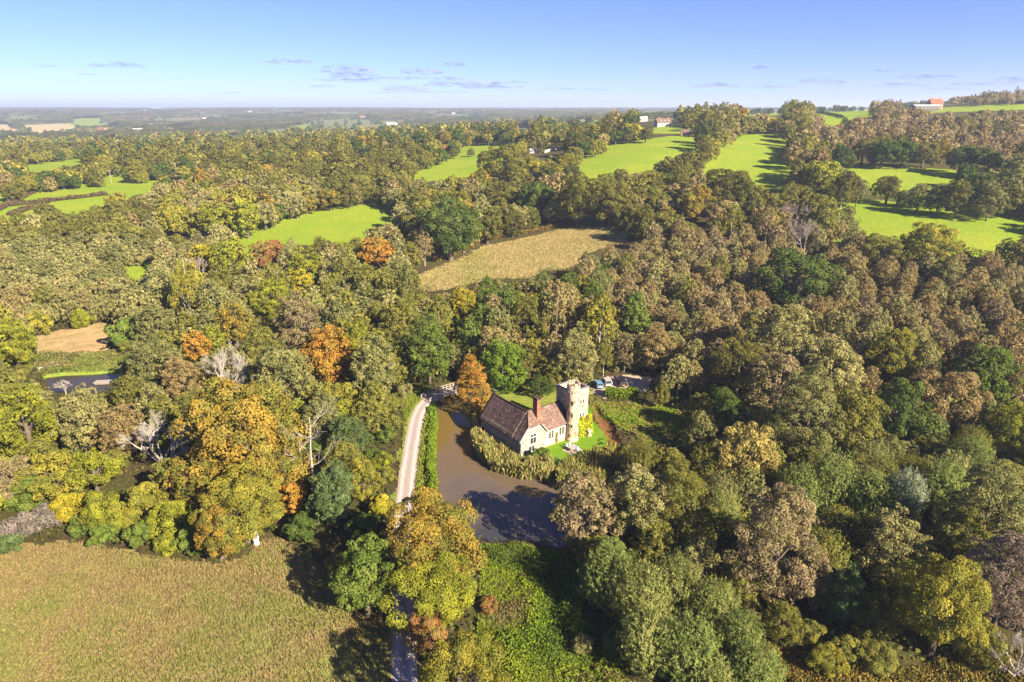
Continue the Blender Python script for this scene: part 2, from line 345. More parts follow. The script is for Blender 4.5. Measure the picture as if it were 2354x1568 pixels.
# ------------------------------------------------------------------ the ground, one sheet cut into its land uses
ys = np.concatenate([np.arange(30, 60, 2.), np.arange(60, 240, .75), np.exp(np.arange(math.log(240), math.log(800), .0045)), np.exp(np.arange(math.log(800), math.log(16000), .025))])
as_ = np.concatenate([np.linspace(-1.58, -.98, 24), np.linspace(-.96, .9, 380), np.linspace(.92, 1.58, 24)])
GY, GA = np.meshgrid(ys, as_, indexing='ij'); GX = GY * GA
GZ = land(GX, GY)
nr, nc = GX.shape; V = np.stack([GX, GY, GZ], -1).reshape(-1, 3)
idx = np.arange(nr * nc).reshape(nr, nc)
F = np.stack([idx[:-1, :-1], idx[:-1, 1:], idx[1:, 1:], idx[1:, :-1]], -1).reshape(-1, 4)
fc = V[F].mean(1); fx, fy = fc[:, 0], fc[:, 1]
jx = fx + (vnoise(fx / 2.5, fy / 2.5, 1) - .5) * 2.4; jy = fy + (vnoise(fx / 2.5, fy / 2.5, 2) - .5) * 2.4
reg = np.zeros(len(F), int)
REG = ['ground', 'pasture', 'meadow', 'lawn', 'sand', 'stream_bed', 'gravel', 'far_field', 'far_land', 'grass_slope', 'near_meadow']
RMAT = [FLOOR, PASTURE, MEADOWM, LAWNM, SANDM, MUDM, GRAVM, STUBM, FARM, SLOPEM, NEARM]
reg[fy > 1100] = 8
for P in W_PAST: reg[inside(P, jx, jy) | (poly_dist(P, jx, jy) < 15)] = 1
reg[inside(W_MID, jx + (vnoise(fx / 6, fy / 6, 3) - .5) * 6, jy)] = 2; reg[inside(W_NEAR, jx, jy)] = 10; reg[inside(W_PBANK, jx, jy) | inside(W_SLOPE, jx, jy)] = 9
reg[inside(W_VERGE, jx, jy)] = 9
reg[inside(W_LAWN, fx, fy)] = 3; reg[inside(W_YARD, jx, jy)] = 9; reg[inside(W_SAND, jx, jy)] = 4; reg[inside(W_STREAM, fx, fy)] = 5; reg[inside(W_GRAV, jx, jy)] = 6
for P, k in W_FAR: reg[inside(P, fx, fy)] = 7 if k == 'stubble' else 1
for k, nm in enumerate(REG):
    f = F[reg == k]
    if not len(f): continue
    used, inv = np.unique(f, return_inverse=True)
    tag(link(nm, grid_mesh(nm, V[used], inv.reshape(f.shape)), mat=RMAT[k]), kind='structure')

# water sheets
def water_mat(name, a, b, c, dark_y, refl=.5):
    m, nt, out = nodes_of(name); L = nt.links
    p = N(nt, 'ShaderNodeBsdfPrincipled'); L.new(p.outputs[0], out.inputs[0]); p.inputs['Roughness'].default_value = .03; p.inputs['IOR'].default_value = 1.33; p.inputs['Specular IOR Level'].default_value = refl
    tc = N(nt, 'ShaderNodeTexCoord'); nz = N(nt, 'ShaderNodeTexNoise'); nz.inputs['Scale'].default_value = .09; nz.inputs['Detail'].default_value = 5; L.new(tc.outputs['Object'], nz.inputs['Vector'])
    # silty far end; tree shade on the moat's near end put into the colour
    sx = N(nt, 'ShaderNodeSeparateXYZ'); L.new(tc.outputs['Object'], sx.inputs[0]); my = N(nt, 'ShaderNodeMapRange'); my.inputs[1].default_value = dark_y; my.inputs[2].default_value = dark_y + 42; L.new(sx.outputs[1], my.inputs[0])
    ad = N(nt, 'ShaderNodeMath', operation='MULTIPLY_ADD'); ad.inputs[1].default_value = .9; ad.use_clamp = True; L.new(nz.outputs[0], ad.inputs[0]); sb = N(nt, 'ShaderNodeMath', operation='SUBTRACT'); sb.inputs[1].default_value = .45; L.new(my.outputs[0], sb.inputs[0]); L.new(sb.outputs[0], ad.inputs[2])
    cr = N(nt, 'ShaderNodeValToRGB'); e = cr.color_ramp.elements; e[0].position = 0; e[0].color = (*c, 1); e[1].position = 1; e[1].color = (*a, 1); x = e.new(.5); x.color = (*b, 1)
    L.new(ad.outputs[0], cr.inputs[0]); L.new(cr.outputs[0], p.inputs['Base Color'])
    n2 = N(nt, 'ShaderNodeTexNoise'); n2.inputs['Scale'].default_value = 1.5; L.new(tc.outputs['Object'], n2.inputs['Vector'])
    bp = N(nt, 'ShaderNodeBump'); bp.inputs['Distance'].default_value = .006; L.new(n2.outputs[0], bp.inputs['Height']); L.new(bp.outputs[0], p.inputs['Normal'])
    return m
def sheet(name, P, z, mat):
    me = bpy.data.meshes.new(name); me.from_pydata([(x, y, z) for x, y in P], [], [tuple(range(len(P)))]); me.update()
    return tag(link(name, me, mat=mat), kind='structure')
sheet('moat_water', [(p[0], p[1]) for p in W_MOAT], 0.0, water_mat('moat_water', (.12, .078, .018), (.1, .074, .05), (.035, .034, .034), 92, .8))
sheet('pond_water', [(p[0], p[1]) for p in W_POND], .2, water_mat('pond_water', (.04, .03, .015), (.045, .035, .02), (.03, .025, .02), 140, .3))

# the lane
def strip(name, line, half, lift, mat, j=.0):
    line = np.array(line); d = np.gradient(line, axis=0); d /= np.linalg.norm(d, axis=1)[:, None] + 1e-9; nrm = np.stack([d[:, 1], -d[:, 0]], -1)
    cols = np.linspace(-1, 1, 9); rows = []
    for i, (p, n) in enumerate(zip(line, nrm)):
        hw = half * (1 + j * (vnoise(i * .7, 3.1, 4) - .5)); q = p + cols[:, None] * hw * n
        rows.append(np.column_stack([q, land(q[:, 0], q[:, 1]) + lift + .03 * (1 - cols ** 2)]))
    V = np.array(rows); a, b = V.shape[:2]; ix = np.arange(a * b).reshape(a, b); uvx = np.tile(cols, a)
    F = np.stack([ix[:-1, :-1], ix[1:, :-1], ix[1:, 1:], ix[:-1, 1:]], -1).reshape(-1, 4)
    me = grid_mesh(name, V.reshape(-1, 3), F)
    at = me.attributes.new('across', 'FLOAT', 'POINT'); at.data.foreach_set('value', uvx.astype(np.float32))
    return tag(link(name, me, mat=mat), kind='structure')
def lane_mat():
    m, nt, out = nodes_of('worn_tarmac'); L = nt.links
    p = N(nt, 'ShaderNodeBsdfPrincipled'); L.new(p.outputs[0], out.inputs[0]); p.inputs['Roughness'].default_value = .9
    at = N(nt, 'ShaderNodeAttribute', attribute_name='across'); tc = N(nt, 'ShaderNodeTexCoord')
    nz = N(nt, 'ShaderNodeTexNoise'); nz.inputs['Scale'].default_value = .5; nz.inputs['Detail'].default_value = 6; L.new(tc.outputs['Object'], nz.inputs['Vector'])
    ab = N(nt, 'ShaderNodeMath', operation='ABSOLUTE'); L.new(at.outputs['Fac'], ab.inputs[0])
    ad = N(nt, 'ShaderNodeMath', operation='MULTIPLY_ADD'); ad.inputs[1].default_value = .35; L.new(nz.outputs[0], ad.inputs[0]); L.new(ab.outputs[0], ad.inputs[2])
    cr = N(nt, 'ShaderNodeValToRGB'); e = cr.color_ramp.elements; e[0].position = .15; e[0].color = (.25, .205, .19, 1); e[1].position = 1.0; e[1].color = (.27, .21, .17, 1)
    for q, c in ((.45, (.28, .235, .215)), (.66, (.42, .36, .33)), (.9, (.36, .3, .27))): x = e.new(q); x.color = (*c, 1)
    L.new(ad.outputs[0], cr.inputs[0]); L.new(cr.outputs[0], p.inputs['Base Color'])
    return m
strip('lane', W_LANE, 1.65, .03, lane_mat(), .1)

# ------------------------------------------------------------------ the moated house: timber hall, stone wing, square tower and round turret
def stone_mat(name, a, b, c, mortar, scale=1.6, bump=.03):
    m, nt, out = nodes_of(name); L = nt.links
    p = N(nt, 'ShaderNodeBsdfPrincipled'); L.new(p.outputs[0], out.inputs[0]); p.inputs['Roughness'].default_value = .9; p.inputs['Specular IOR Level'].default_value = .1
    tc = N(nt, 'ShaderNodeTexCoord'); vo = N(nt, 'ShaderNodeTexVoronoi'); vo.inputs['Scale'].default_value = scale; L.new(tc.outputs['Object'], vo.inputs['Vector'])
    sp = N(nt, 'ShaderNodeSeparateColor'); L.new(vo.outputs['Color'], sp.inputs[0])
    cr = N(nt, 'ShaderNodeValToRGB'); e = cr.color_ramp.elements; e[0].color = (*a, 1); e[1].color = (*b, 1); e[1].position = .8; x = e.new(.93); x.color = (*c, 1); e[0].position = .1
    L.new(sp.outputs[0], cr.inputs[0])
    nz = N(nt, 'ShaderNodeTexNoise'); nz.inputs['Scale'].default_value = .9; nz.inputs['Detail'].default_value = 5; L.new(tc.outputs['Object'], nz.inputs['Vector'])
    mr = N(nt, 'ShaderNodeMapRange'); mr.inputs[1].default_value = .45; mr.inputs[2].default_value = .75; L.new(nz.outputs[0], mr.inputs[0])
    mx = N(nt, 'ShaderNodeMix', data_type='RGBA'); mx.inputs[7].default_value = (*mortar, 1); L.new(cr.outputs[0], mx.inputs[6]); mu = N(nt, 'ShaderNodeMath', operation='MULTIPLY'); mu.inputs[1].default_value = .6; L.new(mr.outputs[0], mu.inputs[0]); L.new(mu.outputs[0], mx.inputs[0])
    L.new(mx.outputs[2], p.inputs['Base Color'])
    bp = N(nt, 'ShaderNodeBump'); bp.inputs['Distance'].default_value = bump; L.new(vo.outputs['Distance'], bp.inputs['Height']); L.new(bp.outputs[0], p.inputs['Normal'])
    return m
def tile_mat(name, a, b, c, rot=0):
    m, nt, out = nodes_of(name); L = nt.links
    p = N(nt, 'ShaderNodeBsdfPrincipled'); L.new(p.outputs[0], out.inputs[0]); p.inputs['Roughness'].default_value = .9; p.inputs['Specular IOR Level'].default_value = .1
    tc = N(nt, 'ShaderNodeTexCoord'); vo = N(nt, 'ShaderNodeTexVoronoi'); vo.inputs['Scale'].default_value = 4.5; L.new(tc.outputs['Object'], vo.inputs['Vector'])
    sp = N(nt, 'ShaderNodeSeparateColor'); L.new(vo.outputs['Color'], sp.inputs[0])
    cr = N(nt, 'ShaderNodeValToRGB'); e = cr.color_ramp.elements; e[0].color = (*a, 1); e[1].color = (*b, 1); e[0].position = .1; e[1].position = .9; x = e.new(.95); x.color = (*c, 1)
    L.new(sp.outputs[0], cr.inputs[0])
    nz = N(nt, 'ShaderNodeTexNoise'); nz.inputs['Scale'].default_value = .7; nz.inputs['Detail'].default_value = 6; nz.inputs['Roughness'].default_value = .7; L.new(tc.outputs['Object'], nz.inputs['Vector'])
    hs = N(nt, 'ShaderNodeHueSaturation'); mr = N(nt, 'ShaderNodeMapRange'); mr.inputs[1].default_value = .25; mr.inputs[2].default_value = .75; mr.inputs[3].default_value = .6; mr.inputs[4].default_value = 1.5; L.new(nz.outputs[0], mr.inputs[0]); L.new(mr.outputs[0], hs.inputs['Value']); L.new(cr.outputs[0], hs.inputs['Color']); L.new(hs.outputs[0], p.inputs['Base Color'])
    wv = N(nt, 'ShaderNodeTexWave'); wv.inputs['Scale'].default_value = 1.3; wv.bands_direction = 'Z'; L.new(tc.outputs['Object'], wv.inputs['Vector'])
    bp = N(nt, 'ShaderNodeBump'); bp.inputs['Distance'].default_value = .04; L.new(wv.outputs[0], bp.inputs['Height']); L.new(bp.outputs[0], p.inputs['Normal'])
    return m
STONE = stone_mat('pale_rubble_stone', (.36, .28, .18), (.5, .41, .29), (.2, .13, .075), (.33, .25, .15))
WALLST = stone_mat('lime_washed_stone', (.52, .43, .33), (.58, .5, .4), (.42, .32, .22), (.48, .39, .29), 1.2, .01)
BASEST = stone_mat('brown_foot_stone', (.32, .2, .12), (.42, .3, .2), (.22, .12, .07), (.36, .27, .18), 2.2)
ROOFT = tile_mat('old_roof_tiles', (.06, .04, .038), (.1, .064, .058), (.22, .16, .13))
ROOFW = tile_mat('brown_roof_tiles', (.1, .062, .05), (.145, .092, .075), (.22, .16, .13))
BRICK = surf('red_brick', [(.15, .06, .035), (.24, .1, .06), (.3, .19, .13)], 2.2, bump=.01)
OAKW = surf('silver_weathered_oak', [(.2, .18, .165), (.3, .27, .245), (.38, .345, .31)], 1.5, stretch=(3, 3, .4), bump=.01)
OAKP = surf('weathered_panel', [(.21, .185, .165), (.34, .305, .27)], 1.2, stretch=(3, 3, .35))
GLASS = surf('dark_window_glass', [(.012, .014, .018), (.03, .035, .045)], 1, rough=.12, spec=.5)
FRAMEP = surf('grey_painted_frame', [(.42, .42, .43), (.5, .5, .52)], 2)
LEAD = surf('lead_roof', [(.12, .11, .11), (.18, .17, .17)], 1.2)
DRESS = surf('dressed_stone', [(.4, .33, .24), (.5, .42, .32)], 2)
SOOT = surf('sooty_brick', [(.05, .035, .03), (.12, .07, .055)], 3)

HR = tag(empty('moated_house', (O_H[0], O_H[1], 0), A_H), 'moated manor house with dark tiled timber hall, pale stone wing, square tower and round turret', 'house')
# timber hall
RG, RZ, EG, EZ = 2.85, 9.2, -1.0, 4.35                 # ridge and left eave
k = (RZ - EZ) / (RG - EG); RE = 2 * RG - EG
b = MB()
b.slab([(0, 0, -.9), (5.9, 0, -.9), (5.9, 0, .85), (0, 0, .85)], (0, 13.3, 0))
plinth = b.build('stone_plinth', BASEST, HR)
b = MB(); b.box(0.03, 5.87, .03, 13.27, .85, 2.5)
gz = lambda g: RZ - k * abs(g - RG) - .12
b.slab([(-.4, -.45, 2.5), (6.0, -.45, 2.5), (6.0, -.45, gz(6.0)), (4.45, -.45, 7.05), (1.25, -.45, 7.05), (-.4, -.45, gz(-.4))], (0, .3, 0))
b.slab([(-.4, 13.05, 2.5), (6.0, 13.05, 2.5), (6.0, 13.05, gz(6.0)), (RG, 13.05, RZ - .3), (-.4, 13.05, gz(-.4))], (0, .3, 0)); b.box(-.4, 6.0, -.15, 13.05, 2.5, gz(6.0) - .1)
hall = b.build('hall_walls', OAKP, HR)
# timbers: close studs on the long side, boards and braces on the gable
b = MB()
for i in range(27):
    y = -.35 + i * .515; b.box(-.5, -.398, y, y + .2, 2.62, gz(-.4) + .05)
    if i: b.box(-.07, .032, y, y + .2, .95, 2.5)
b.box(-.52, -.4, -.5, 13.36, 2.45, 2.64); b.box(-.09, .03, -.02, 13.3, .85, 1.02)
for i in range(16):
    g = -.38 + i * .42; h0 = min(7.1, gz(g + .05))
    if 1.9 < g < 3.4: 
        if h0 > 5.9: b.box(g, g + .09, -.51, -.448, 5.55, h0)
        continue
    b.box(g, g + .09, -.51, -.448, 2.66, h0); 
    if g > 0: b.box(g, g + .09, -.05, .032, .95, 2.42)
b.box(-.52, 6.08, -.56, -.445, 2.42, 2.66); b.box(-.3, 1.86, -.545, -.447, 4.72, 4.92); b.box(3.62, 6.0, -.545, -.447, 4.72, 4.92)
b.box(.9, 4.8, -.55, -.447, 6.05, 6.2); b.box(-.02, 5.95, -.09, .031, .8, .97)
for s, g0, g1, z0, z1 in ((1, -.3, 1.1, 4.6, 2.75), (1, 5.9, 4.5, 4.6, 2.75), (1, .2, 1.3, 5.0, 6.2), (1, 5.4, 4.4, 5.0, 6.2)):
    b.tube((g0, -.5, z0), (g1, -.5, z1), .09, .09, 4)
for g in (-.46, 6.0): b.box(g, g + .1, -.53, -.44, 2.6, gz(g + .05) - .1)
b.build('timber_frame', OAKW, HR)
# roof slopes with gentle sag, half hip at the gable end
def slope(name, P, mat, n=(24, 14), thick=.16, sag=.0, parent=HR):
    """bilinear roof slope P0 (eave start) P1 (eave end) P2 (ridge end) P3 (ridge start)"""
    P = [np.array(p, float) for p in P]; U, W = np.meshgrid(np.linspace(0, 1, n[0]), np.linspace(0, 1, n[1]), indexing='ij')
    V = (P[0] * (1 - U[..., None]) + P[1] * U[..., None]) * (1 - W[..., None]) + (P[3] * (1 - U[..., None]) + P[2] * U[..., None]) * W[..., None]
    V[..., 2] -= sag * np.sin(np.pi * U) * (.4 + .6 * W); V[..., 2] += .07 * (fbm(V[..., 0] * .8 + 9, V[..., 1] * .8, 3) - .5) * np.sin(np.pi * U) * np.sin(np.pi * W)
    a, c = U.shape; top = V.reshape(-1, 3); bot = top - [0, 0, thick]; ix = np.arange(a * c).reshape(a, c)
    F = np.stack([ix[:-1, :-1], ix[1:, :-1], ix[1:, 1:], ix[:-1, 1:]], -1).reshape(-1, 4); F2 = F[:, ::-1] + a * c
    edge = np.concatenate([ix[:, 0], ix[-1, 1:], ix[-2::-1, -1], ix[0, -2:0:-1]]); e2 = np.roll(edge, -1)
    FE = np.stack([edge, edge + a * c, e2 + a * c, e2], -1)
    return np.concatenate([top, bot]), np.concatenate([F, F2, FE])
def roof(name, slopes, mat, parent=HR):
    Vs, Fs, o = [], [], 0
    for v, f in slopes: Vs.append(v); Fs.append(f + o); o += len(v)
    me = grid_mesh(name, np.concatenate(Vs), np.concatenate(Fs), False)
    return link(name, me, parent, mat)
zz = lambda g: RZ - k * abs(g - RG)
mr = roof('main_roof', [slope('', [(EG, 1.6, EZ), (EG, 13.75, EZ), (RG, 13.75, RZ), (RG, 1.6, RZ)], 0, sag=.16),
                   slope('', [(RE, 13.75, EZ), (RE, 1.6, EZ), (RG, 1.6, RZ), (RG, 13.75, RZ)], 0, sag=.16),
                   slope('', [(EG, -.85, EZ), (EG, 1.597, EZ), (RG, 1.597, RZ), (1.22, -.85, zz(1.22))], 0, (10, 14)),
                   slope('', [(RE, 1.597, EZ), (RE, -.85, EZ), (4.48, -.85, zz(4.48)), (RG, 1.597, RZ)], 0, (10, 14))], ROOFT)
b = MB()
for i in range(30):
    y0 = 1.6 + i * .405; sg = .16 * math.sin(math.pi * (y0 - 1.6) / 12.15); b.tube((RG, y0, RZ + .03 - sg), (RG, y0 + .39, RZ + .035 - sg), .13, .12, 7)
b.build('ridge_tiles', SOOT, mr)
roof('hip_roof', [slope('', [(1.0, -.93, zz(1.22) - .1), (4.7, -.93, zz(4.48) - .1), (RG + .05, 1.5, RZ + .02), (RG - .05, 1.5, RZ + .02)], 0, (12, 10), .14)], ROOFW)
b = MB()
b.slab([(EG - .03, -.9, EZ - .28), (EG - .03, -.9, EZ + .03), (1.2, -.9, zz(1.2) + .03), (1.2, -.9, zz(1.2) - .28)], (0, .09, 0)); b.build('barge_board', OAKW, mr); b = MB()
b.slab([(RE + .03, -.9, EZ - .28), (RE + .03, -.9, EZ + .03), (4.5, -.9, zz(4.5) + .03), (4.5, -.9, zz(4.5) - .28)], (0, .09, 0)); b.build('barge_board', OAKW, mr)
def window(name, g0, g1, z0, z1, y, cols_, rows_, parent=HR, side='f', fr=.07, fm=None):
    """glazed light; its frame and glazing bars are the window, the pane a sub-part"""
    f = MB(); m = fr; d = .07
    def bx(f_, a0, a1, c0, c1, dep):
        if side == 'f': f_.box(a0, a1, y - dep, y + .02, c0, c1)
        else: f_.box(y - dep, y + .02, a0, a1, c0, c1)
    bx(f, g0, g0 + m, z0, z1, d); bx(f, g1 - m, g1, z0, z1, d); bx(f, g0 + m, g1 - m, z0, z0 + m, d - .003); bx(f, g0 + m, g1 - m, z1 - m, z1, d - .003)
    for i in range(1, cols_): q = g0 + (g1 - g0) * i / cols_; bx(f, q - .035, q + .035, z0 + m, z1 - m, d - .006)
    for j in range(1, rows_): q = z0 + (z1 - z0) * j / rows_; bx(f, g0 + m, g1 - m, q - .025, q + .025, d - .009)
    o = f.build(name, fm or FRAMEP, parent)
    p = MB(); bx(p, g0 + m * .5, g1 - m * .5, z0 + m * .5, z1 - m * .5, .025); p.build('pane', GLASS, o)
    return o
window('window', 1.9, 3.5, 2.85, 4.3, -.45, 2, 1); window('window', 1.9, 3.5, 4.36, 5.05, -.45, 2, 1)
window('window', 1.9, 3.5, 1.0, 2.4, 0, 2, 1); window('window', 1.75, 3.7, 6.25, 6.85, -.45, 5, 1)
for y0, y1, z0, z1 in ((11.3, 12.2, 1.5, 2.4), (8.8, 9.7, 1.5, 2.4), (6.4, 7.3, 1.4, 2.4), (2.1, 3.9, 1.2, 2.3), (4.6, 5.4, 2.8, 3.7), (9.9, 10.7, 2.8, 3.7)):
    window('window', y0, y1, z0, z1, .03 if z0 < 2.5 else -.4, 2, 1, side='l', fm=OAKW)
# stone wing
b = MB(); b.slab([(6.0, 0, .3), (12.35, 0, .3), (12.35, 0, 4.95), (6.0, 0, 4.95)], (0, 6.2, 0))
b.slab([(12.0, .0, 4.95), (12.0, 6.2, 4.95), (12.0, 3.1, 8.35)], (.35, 0, 0))
b.build('wing_wall', WALLST, HR)
b = MB(); b.slab([(5.98, -.06, -.3), (12.37, -.06, -.3), (12.37, -.06, 1.55), (10.6, -.06, 1.25), (9.3, -.06, 1.7), (8.0, -.06, 1.05), (5.98, -.06, 1.2)], (0, .055, 0)); b.build('stone_plinth', BASEST, HR)
wr = roof('wing_roof', [slope('', [(3.2, -.38, 4.72), (12.62, -.38, 4.72), (12.62, 3.1, 8.6), (3.2, 3.1, 8.6)], 0, sag=.1),
                   slope('', [(12.62, 6.58, 4.72), (3.2, 6.58, 4.72), (3.2, 3.1, 8.6), (12.62, 3.1, 8.6)], 0, sag=.1)], ROOFW)
def gothic(gc, z0):
    """two pointed lights under a quatrefoil, cut as dark panes in dressed stone"""
    fr, pn = MB(), MB()
    def light(c, hw, hgt, y, mb):
        P = [(c - hw, z0)]; P += [(c + hw, z0), (c + hw, z0 + hgt)]
        for t in (.35, .65, .87): P.append((c + hw * math.cos(t * 1.5), z0 + hgt + hw * 1.5 * math.sin(t * 1.57)))
        P.append((c, z0 + hgt + hw * 1.6))
        for t in (.87, .65, .35): P.append((c - hw * math.cos(t * 1.5), z0 + hgt + hw * 1.5 * math.sin(t * 1.57)))
        P.append((c - hw, z0 + hgt)); mb.slab([(a, y, q) for a, q in P], (0, .05, 0))
    for s in (-1, 1): light(gc + s * .36, .37, 1.25, -.05, fr); light(gc + s * .36, .27, 1.25, -.062, pn)
    for s in (0, 1, 2, 3):
        a = s * math.pi / 2; c = (gc + .13 * math.cos(a), -.062, z0 + 2.25 + .15 * math.sin(a))
        pn.slab([(c[0] + .13 * math.cos(q * math.pi / 4), c[1], c[2] + .15 * math.sin(q * math.pi / 4)) for q in range(8)], (0, .05, 0))
    for s in (-1, 1):
        for q in (.35, .75, 1.15): fr.box(gc + s * .36 - .27, gc + s * .36 + .27, -.07, -.058, z0 + q, z0 + q + .03)
    fr.box(gc - .85, gc + .85, -.13, .0, z0 - .14, z0 - .02)
    o = fr.build('gothic_window', DRESS, HR); pn.build('pane', GLASS, o)
gothic(7.85, 2.4); gothic(10.7, 2.45)
# chimney
b = MB()
b.box(5.25, 6.15, 1.5, 2.9, 7.3, 10.9); b.slab([(4.95, 1.0, 5.4), (6.5, 1.0, 5.4), (6.5, 3.2, 5.4), (4.95, 3.2, 5.4)], (0, 0, .9))
b.add([(4.95, 1.0, 6.3), (6.5, 1.0, 6.3), (6.5, 3.2, 6.3), (4.95, 3.2, 6.3), (5.25, 1.5, 7.303), (6.15, 1.5, 7.303), (6.15, 2.9, 7.303), (5.25, 2.9, 7.303)], [(0, 1, 5, 4), (1, 2, 6, 5), (2, 3, 7, 6), (3, 0, 4, 7)])
b.box(5.35, 5.5, 1.44, 1.5, 7.4, 10.9); b.box(5.9, 6.05, 1.44, 1.5, 7.4, 10.9)
ch = b.build('chimney', BRICK, HR)
b = MB(); b.box(5.15, 6.25, 1.4, 3.0, 10.903, 11.15)
for i in range(4):
    y = 1.4 + i * .44
    for g in (5.15, 5.98): b.box(g, g + .27, y, y + .27, 11.15, 11.5)
b.build('chimney_cap', SOOT, ch)
for y in (1.85, 2.5):
    b = MB(); b.tube((5.7, y, 11.1), (5.7, y, 11.55), .15, .12, 10); b.build('chimney_pot', SOOT, ch)
# square tower
T0, T1, TL0, TL1 = 13.2, 18.0, 0.0, 4.8
b = MB(); b.box(T0, T1, TL0, TL1, .3, 10.1)
b.box(T0 - .12, T1 + .12, TL0 - .12, TL0 + .32, 10.1, 11.3); b.box(T0 - .12, T1 + .12, TL1 - .32, TL1 + .12, 10.1, 11.3)
b.box(T0 - .12, T0 + .32, TL0 + .32, TL1 - .32, 10.1, 11.298); b.box(T1 - .32, T1 + .12, TL0 + .32, TL1 - .32, 10.1, 11.298)
for i in range(9):
    g = T0 + .1 + i * .55
    b.box(g, g + .26, TL0 - .13, TL0, 9.75, 10.1); b.box(T0 - .13, T0, TL0 + .1 + i * .53, TL0 + .36 + i * .53, 9.75, 10.1)
tw = b.build('square_tower', STONE, HR)
b = MB(); oc = [(T0 - .2, TL0 - .2), (T1 + .2, TL0 - .2), (T1 + .2, TL1 + .2), (T0 - .2, TL1 + .2)]; ic = [(T0 + .37, TL0 + .37), (T1 - .37, TL0 + .37), (T1 - .37, TL1 - .37), (T0 + .37, TL1 - .37)]
cv = [(*q, z) for z in (11.303, 11.42) for ring_ in (oc, ic) for q in ring_]; cf = []
for i in range(4): n_ = (i + 1) % 4; cf += [(8 + i, 8 + n_, 12 + n_, 12 + i), (i, 4 + i, 4 + n_, n_), (i, n_, 8 + n_, 8 + i), (4 + i, 12 + i, 12 + n_, 4 + n_)]
b.add(cv, cf)
b.build('parapet_coping', LEAD, tw); b = MB(); b.box(T0 - .01, T1 + .04, TL0 - .05, TL0 - .003, 6.6, 6.75); b.build('string_course', DRESS, tw)
b = MB(); b.box(T0 + .33, T1 - .33, TL0 + .33, TL1 - .33, 10.105, 10.16); b.build('tower_deck', LEAD, tw)
for z in (7.9, 4.8):
    f, p = MB(), MB(); g = 16.25
    f.box(g - .85, g + .85, -.1, .0, z - .12, z); f.box(g - .8, g + .8, -.07, 0, z, z + 1.05); f.box(g - .95, g + .95, -.16, 0, z + 1.05, z + 1.2)
    f.box(g + .8, g + .95, -.16, 0, z + .5, z + 1.05); f.box(g - .95, g - .8, -.16, 0, z + .5, z + 1.05)
    for s in (-.38, .38): p.box(g + s - .2, g + s + .2, -.085, -.02, z + .1, z + .92)
    o = f.build('window', DRESS, HR); p.build('pane', GLASS, o)
# round turret
TC = (13.1, -.65)
b = MB(); b.ring([(1.36, -.2), (1.36, 1.2), (1.26, 1.4), (1.25, 4.7), (1.31, 4.72), (1.31, 4.86), (1.25, 4.88), (1.22, 12.0), (1.38, 12.25), (1.38, 13.2), (1.08, 13.2), (1.08, 12.5), (.02, 12.5)], *TC, n=40)
for i in range(9):
    a0 = 2 * math.pi * i / 9; a1 = a0 + 2 * math.pi / 9 * .58; q = [a0 + (a1 - a0) * j / 4 for j in range(5)]
    out_ = [(TC[0] + 1.38 * math.cos(a), TC[1] + 1.38 * math.sin(a), 13.203) for a in q]; in_ = [(TC[0] + 1.08 * math.cos(a), TC[1] + 1.08 * math.sin(a), 13.203) for a in q[::-1]]
    b.slab(out_ + in_, (0, 0, .62))
for i in range(16):
    a = 2 * math.pi * i / 16; c = (TC[0] + 1.32 * math.cos(a), TC[1] + 1.32 * math.sin(a)); b.box(c[0] - .1, c[0] + .1, c[1] - .1, c[1] + .1, 11.75, 12.1)
tu = b.build('round_turret', STONE, HR)
b = MB()
b.tube((TC[0] + .1, TC[1] - .1, 12.4), (TC[0] + .1, TC[1] - .1, 14.4), .09, .06, 8); b.tube((TC[0] - .25, TC[1] - .1, 14.2), (TC[0] + .45, TC[1] - .1, 14.2), .04, .04, 5)
b.build('flag_stub', DRESS, tu)
for z in (3.9, 6.3, 9.0):
    a = R_(222); c = (TC[0] + 1.24 * math.cos(a), TC[1] + 1.24 * math.sin(a)); t = (-math.sin(a), math.cos(a)); n_ = (math.cos(a), math.sin(a)); b = MB()
    P = [(c[0] + t[0] * s * .16 + n_[0] * .03, c[1] + t[1] * s * .16 + n_[1] * .03, z + h) for s, h in ((-1, 0), (1, 0), (1, 1.0), (-1, 1.0))]
    b.slab(P, (-n_[0] * .1, -n_[1] * .1, 0)); o = b.build('slit_window', GLASS, tu)
    b = MB(); P = [(c[0] + t[0] * s * .22 + n_[0] * .035, c[1] + t[1] * s * .22 + n_[1] * .035, z + h) for s, h in ((-1, 1.0), (1, 1.0), (1, 1.14), (-1, 1.14))]; b.slab(P, (-n_[0] * .15, -n_[1] * .15, 0)); b.build('lintel', DRESS, o)

def hloc(g, l, z): x, y = house_xy(g, l); return (x, y, z)
# garden furniture, urn
GREYW = surf('grey_weathered_teak', [(.24, .22, .22), (.36, .34, .34)], 3, stretch=(1, 6, 1)); PAVE = surf('pinkish_paving', [(.3, .22, .17), (.4, .31, .25)], 1.5)
PALEBLUE = surf('pale_blue_paint', [(.38, .48, .56), (.48, .57, .64)], 2); WHITEP = surf('white_paint', [(.7, .69, .66), (.8, .79, .76)], 2)
def paving(name, g, l, sx, sy, label):
    b = MB()
    for i in range(5):
        for j in range(4):
            x0 = -sx / 2 + sx * i / 5; y0 = -sy / 2 + sy * j / 4; b.box(x0 + .015, x0 + sx / 5 - .015, y0 + .015, y0 + sy / 4 - .015, -.1, .05 + .008 * ((i * 3 + j * 5) % 3))
    o = b.build(name, PAVE); o.location = hloc(g, l, .7); o.rotation_euler = (0, 0, A_H); return tag(o, label, 'patio')
paving('paved_slab', 10.0, -4.35, 3.4, 2.7, 'pinkish paved slab set in the front lawn under the grey table')
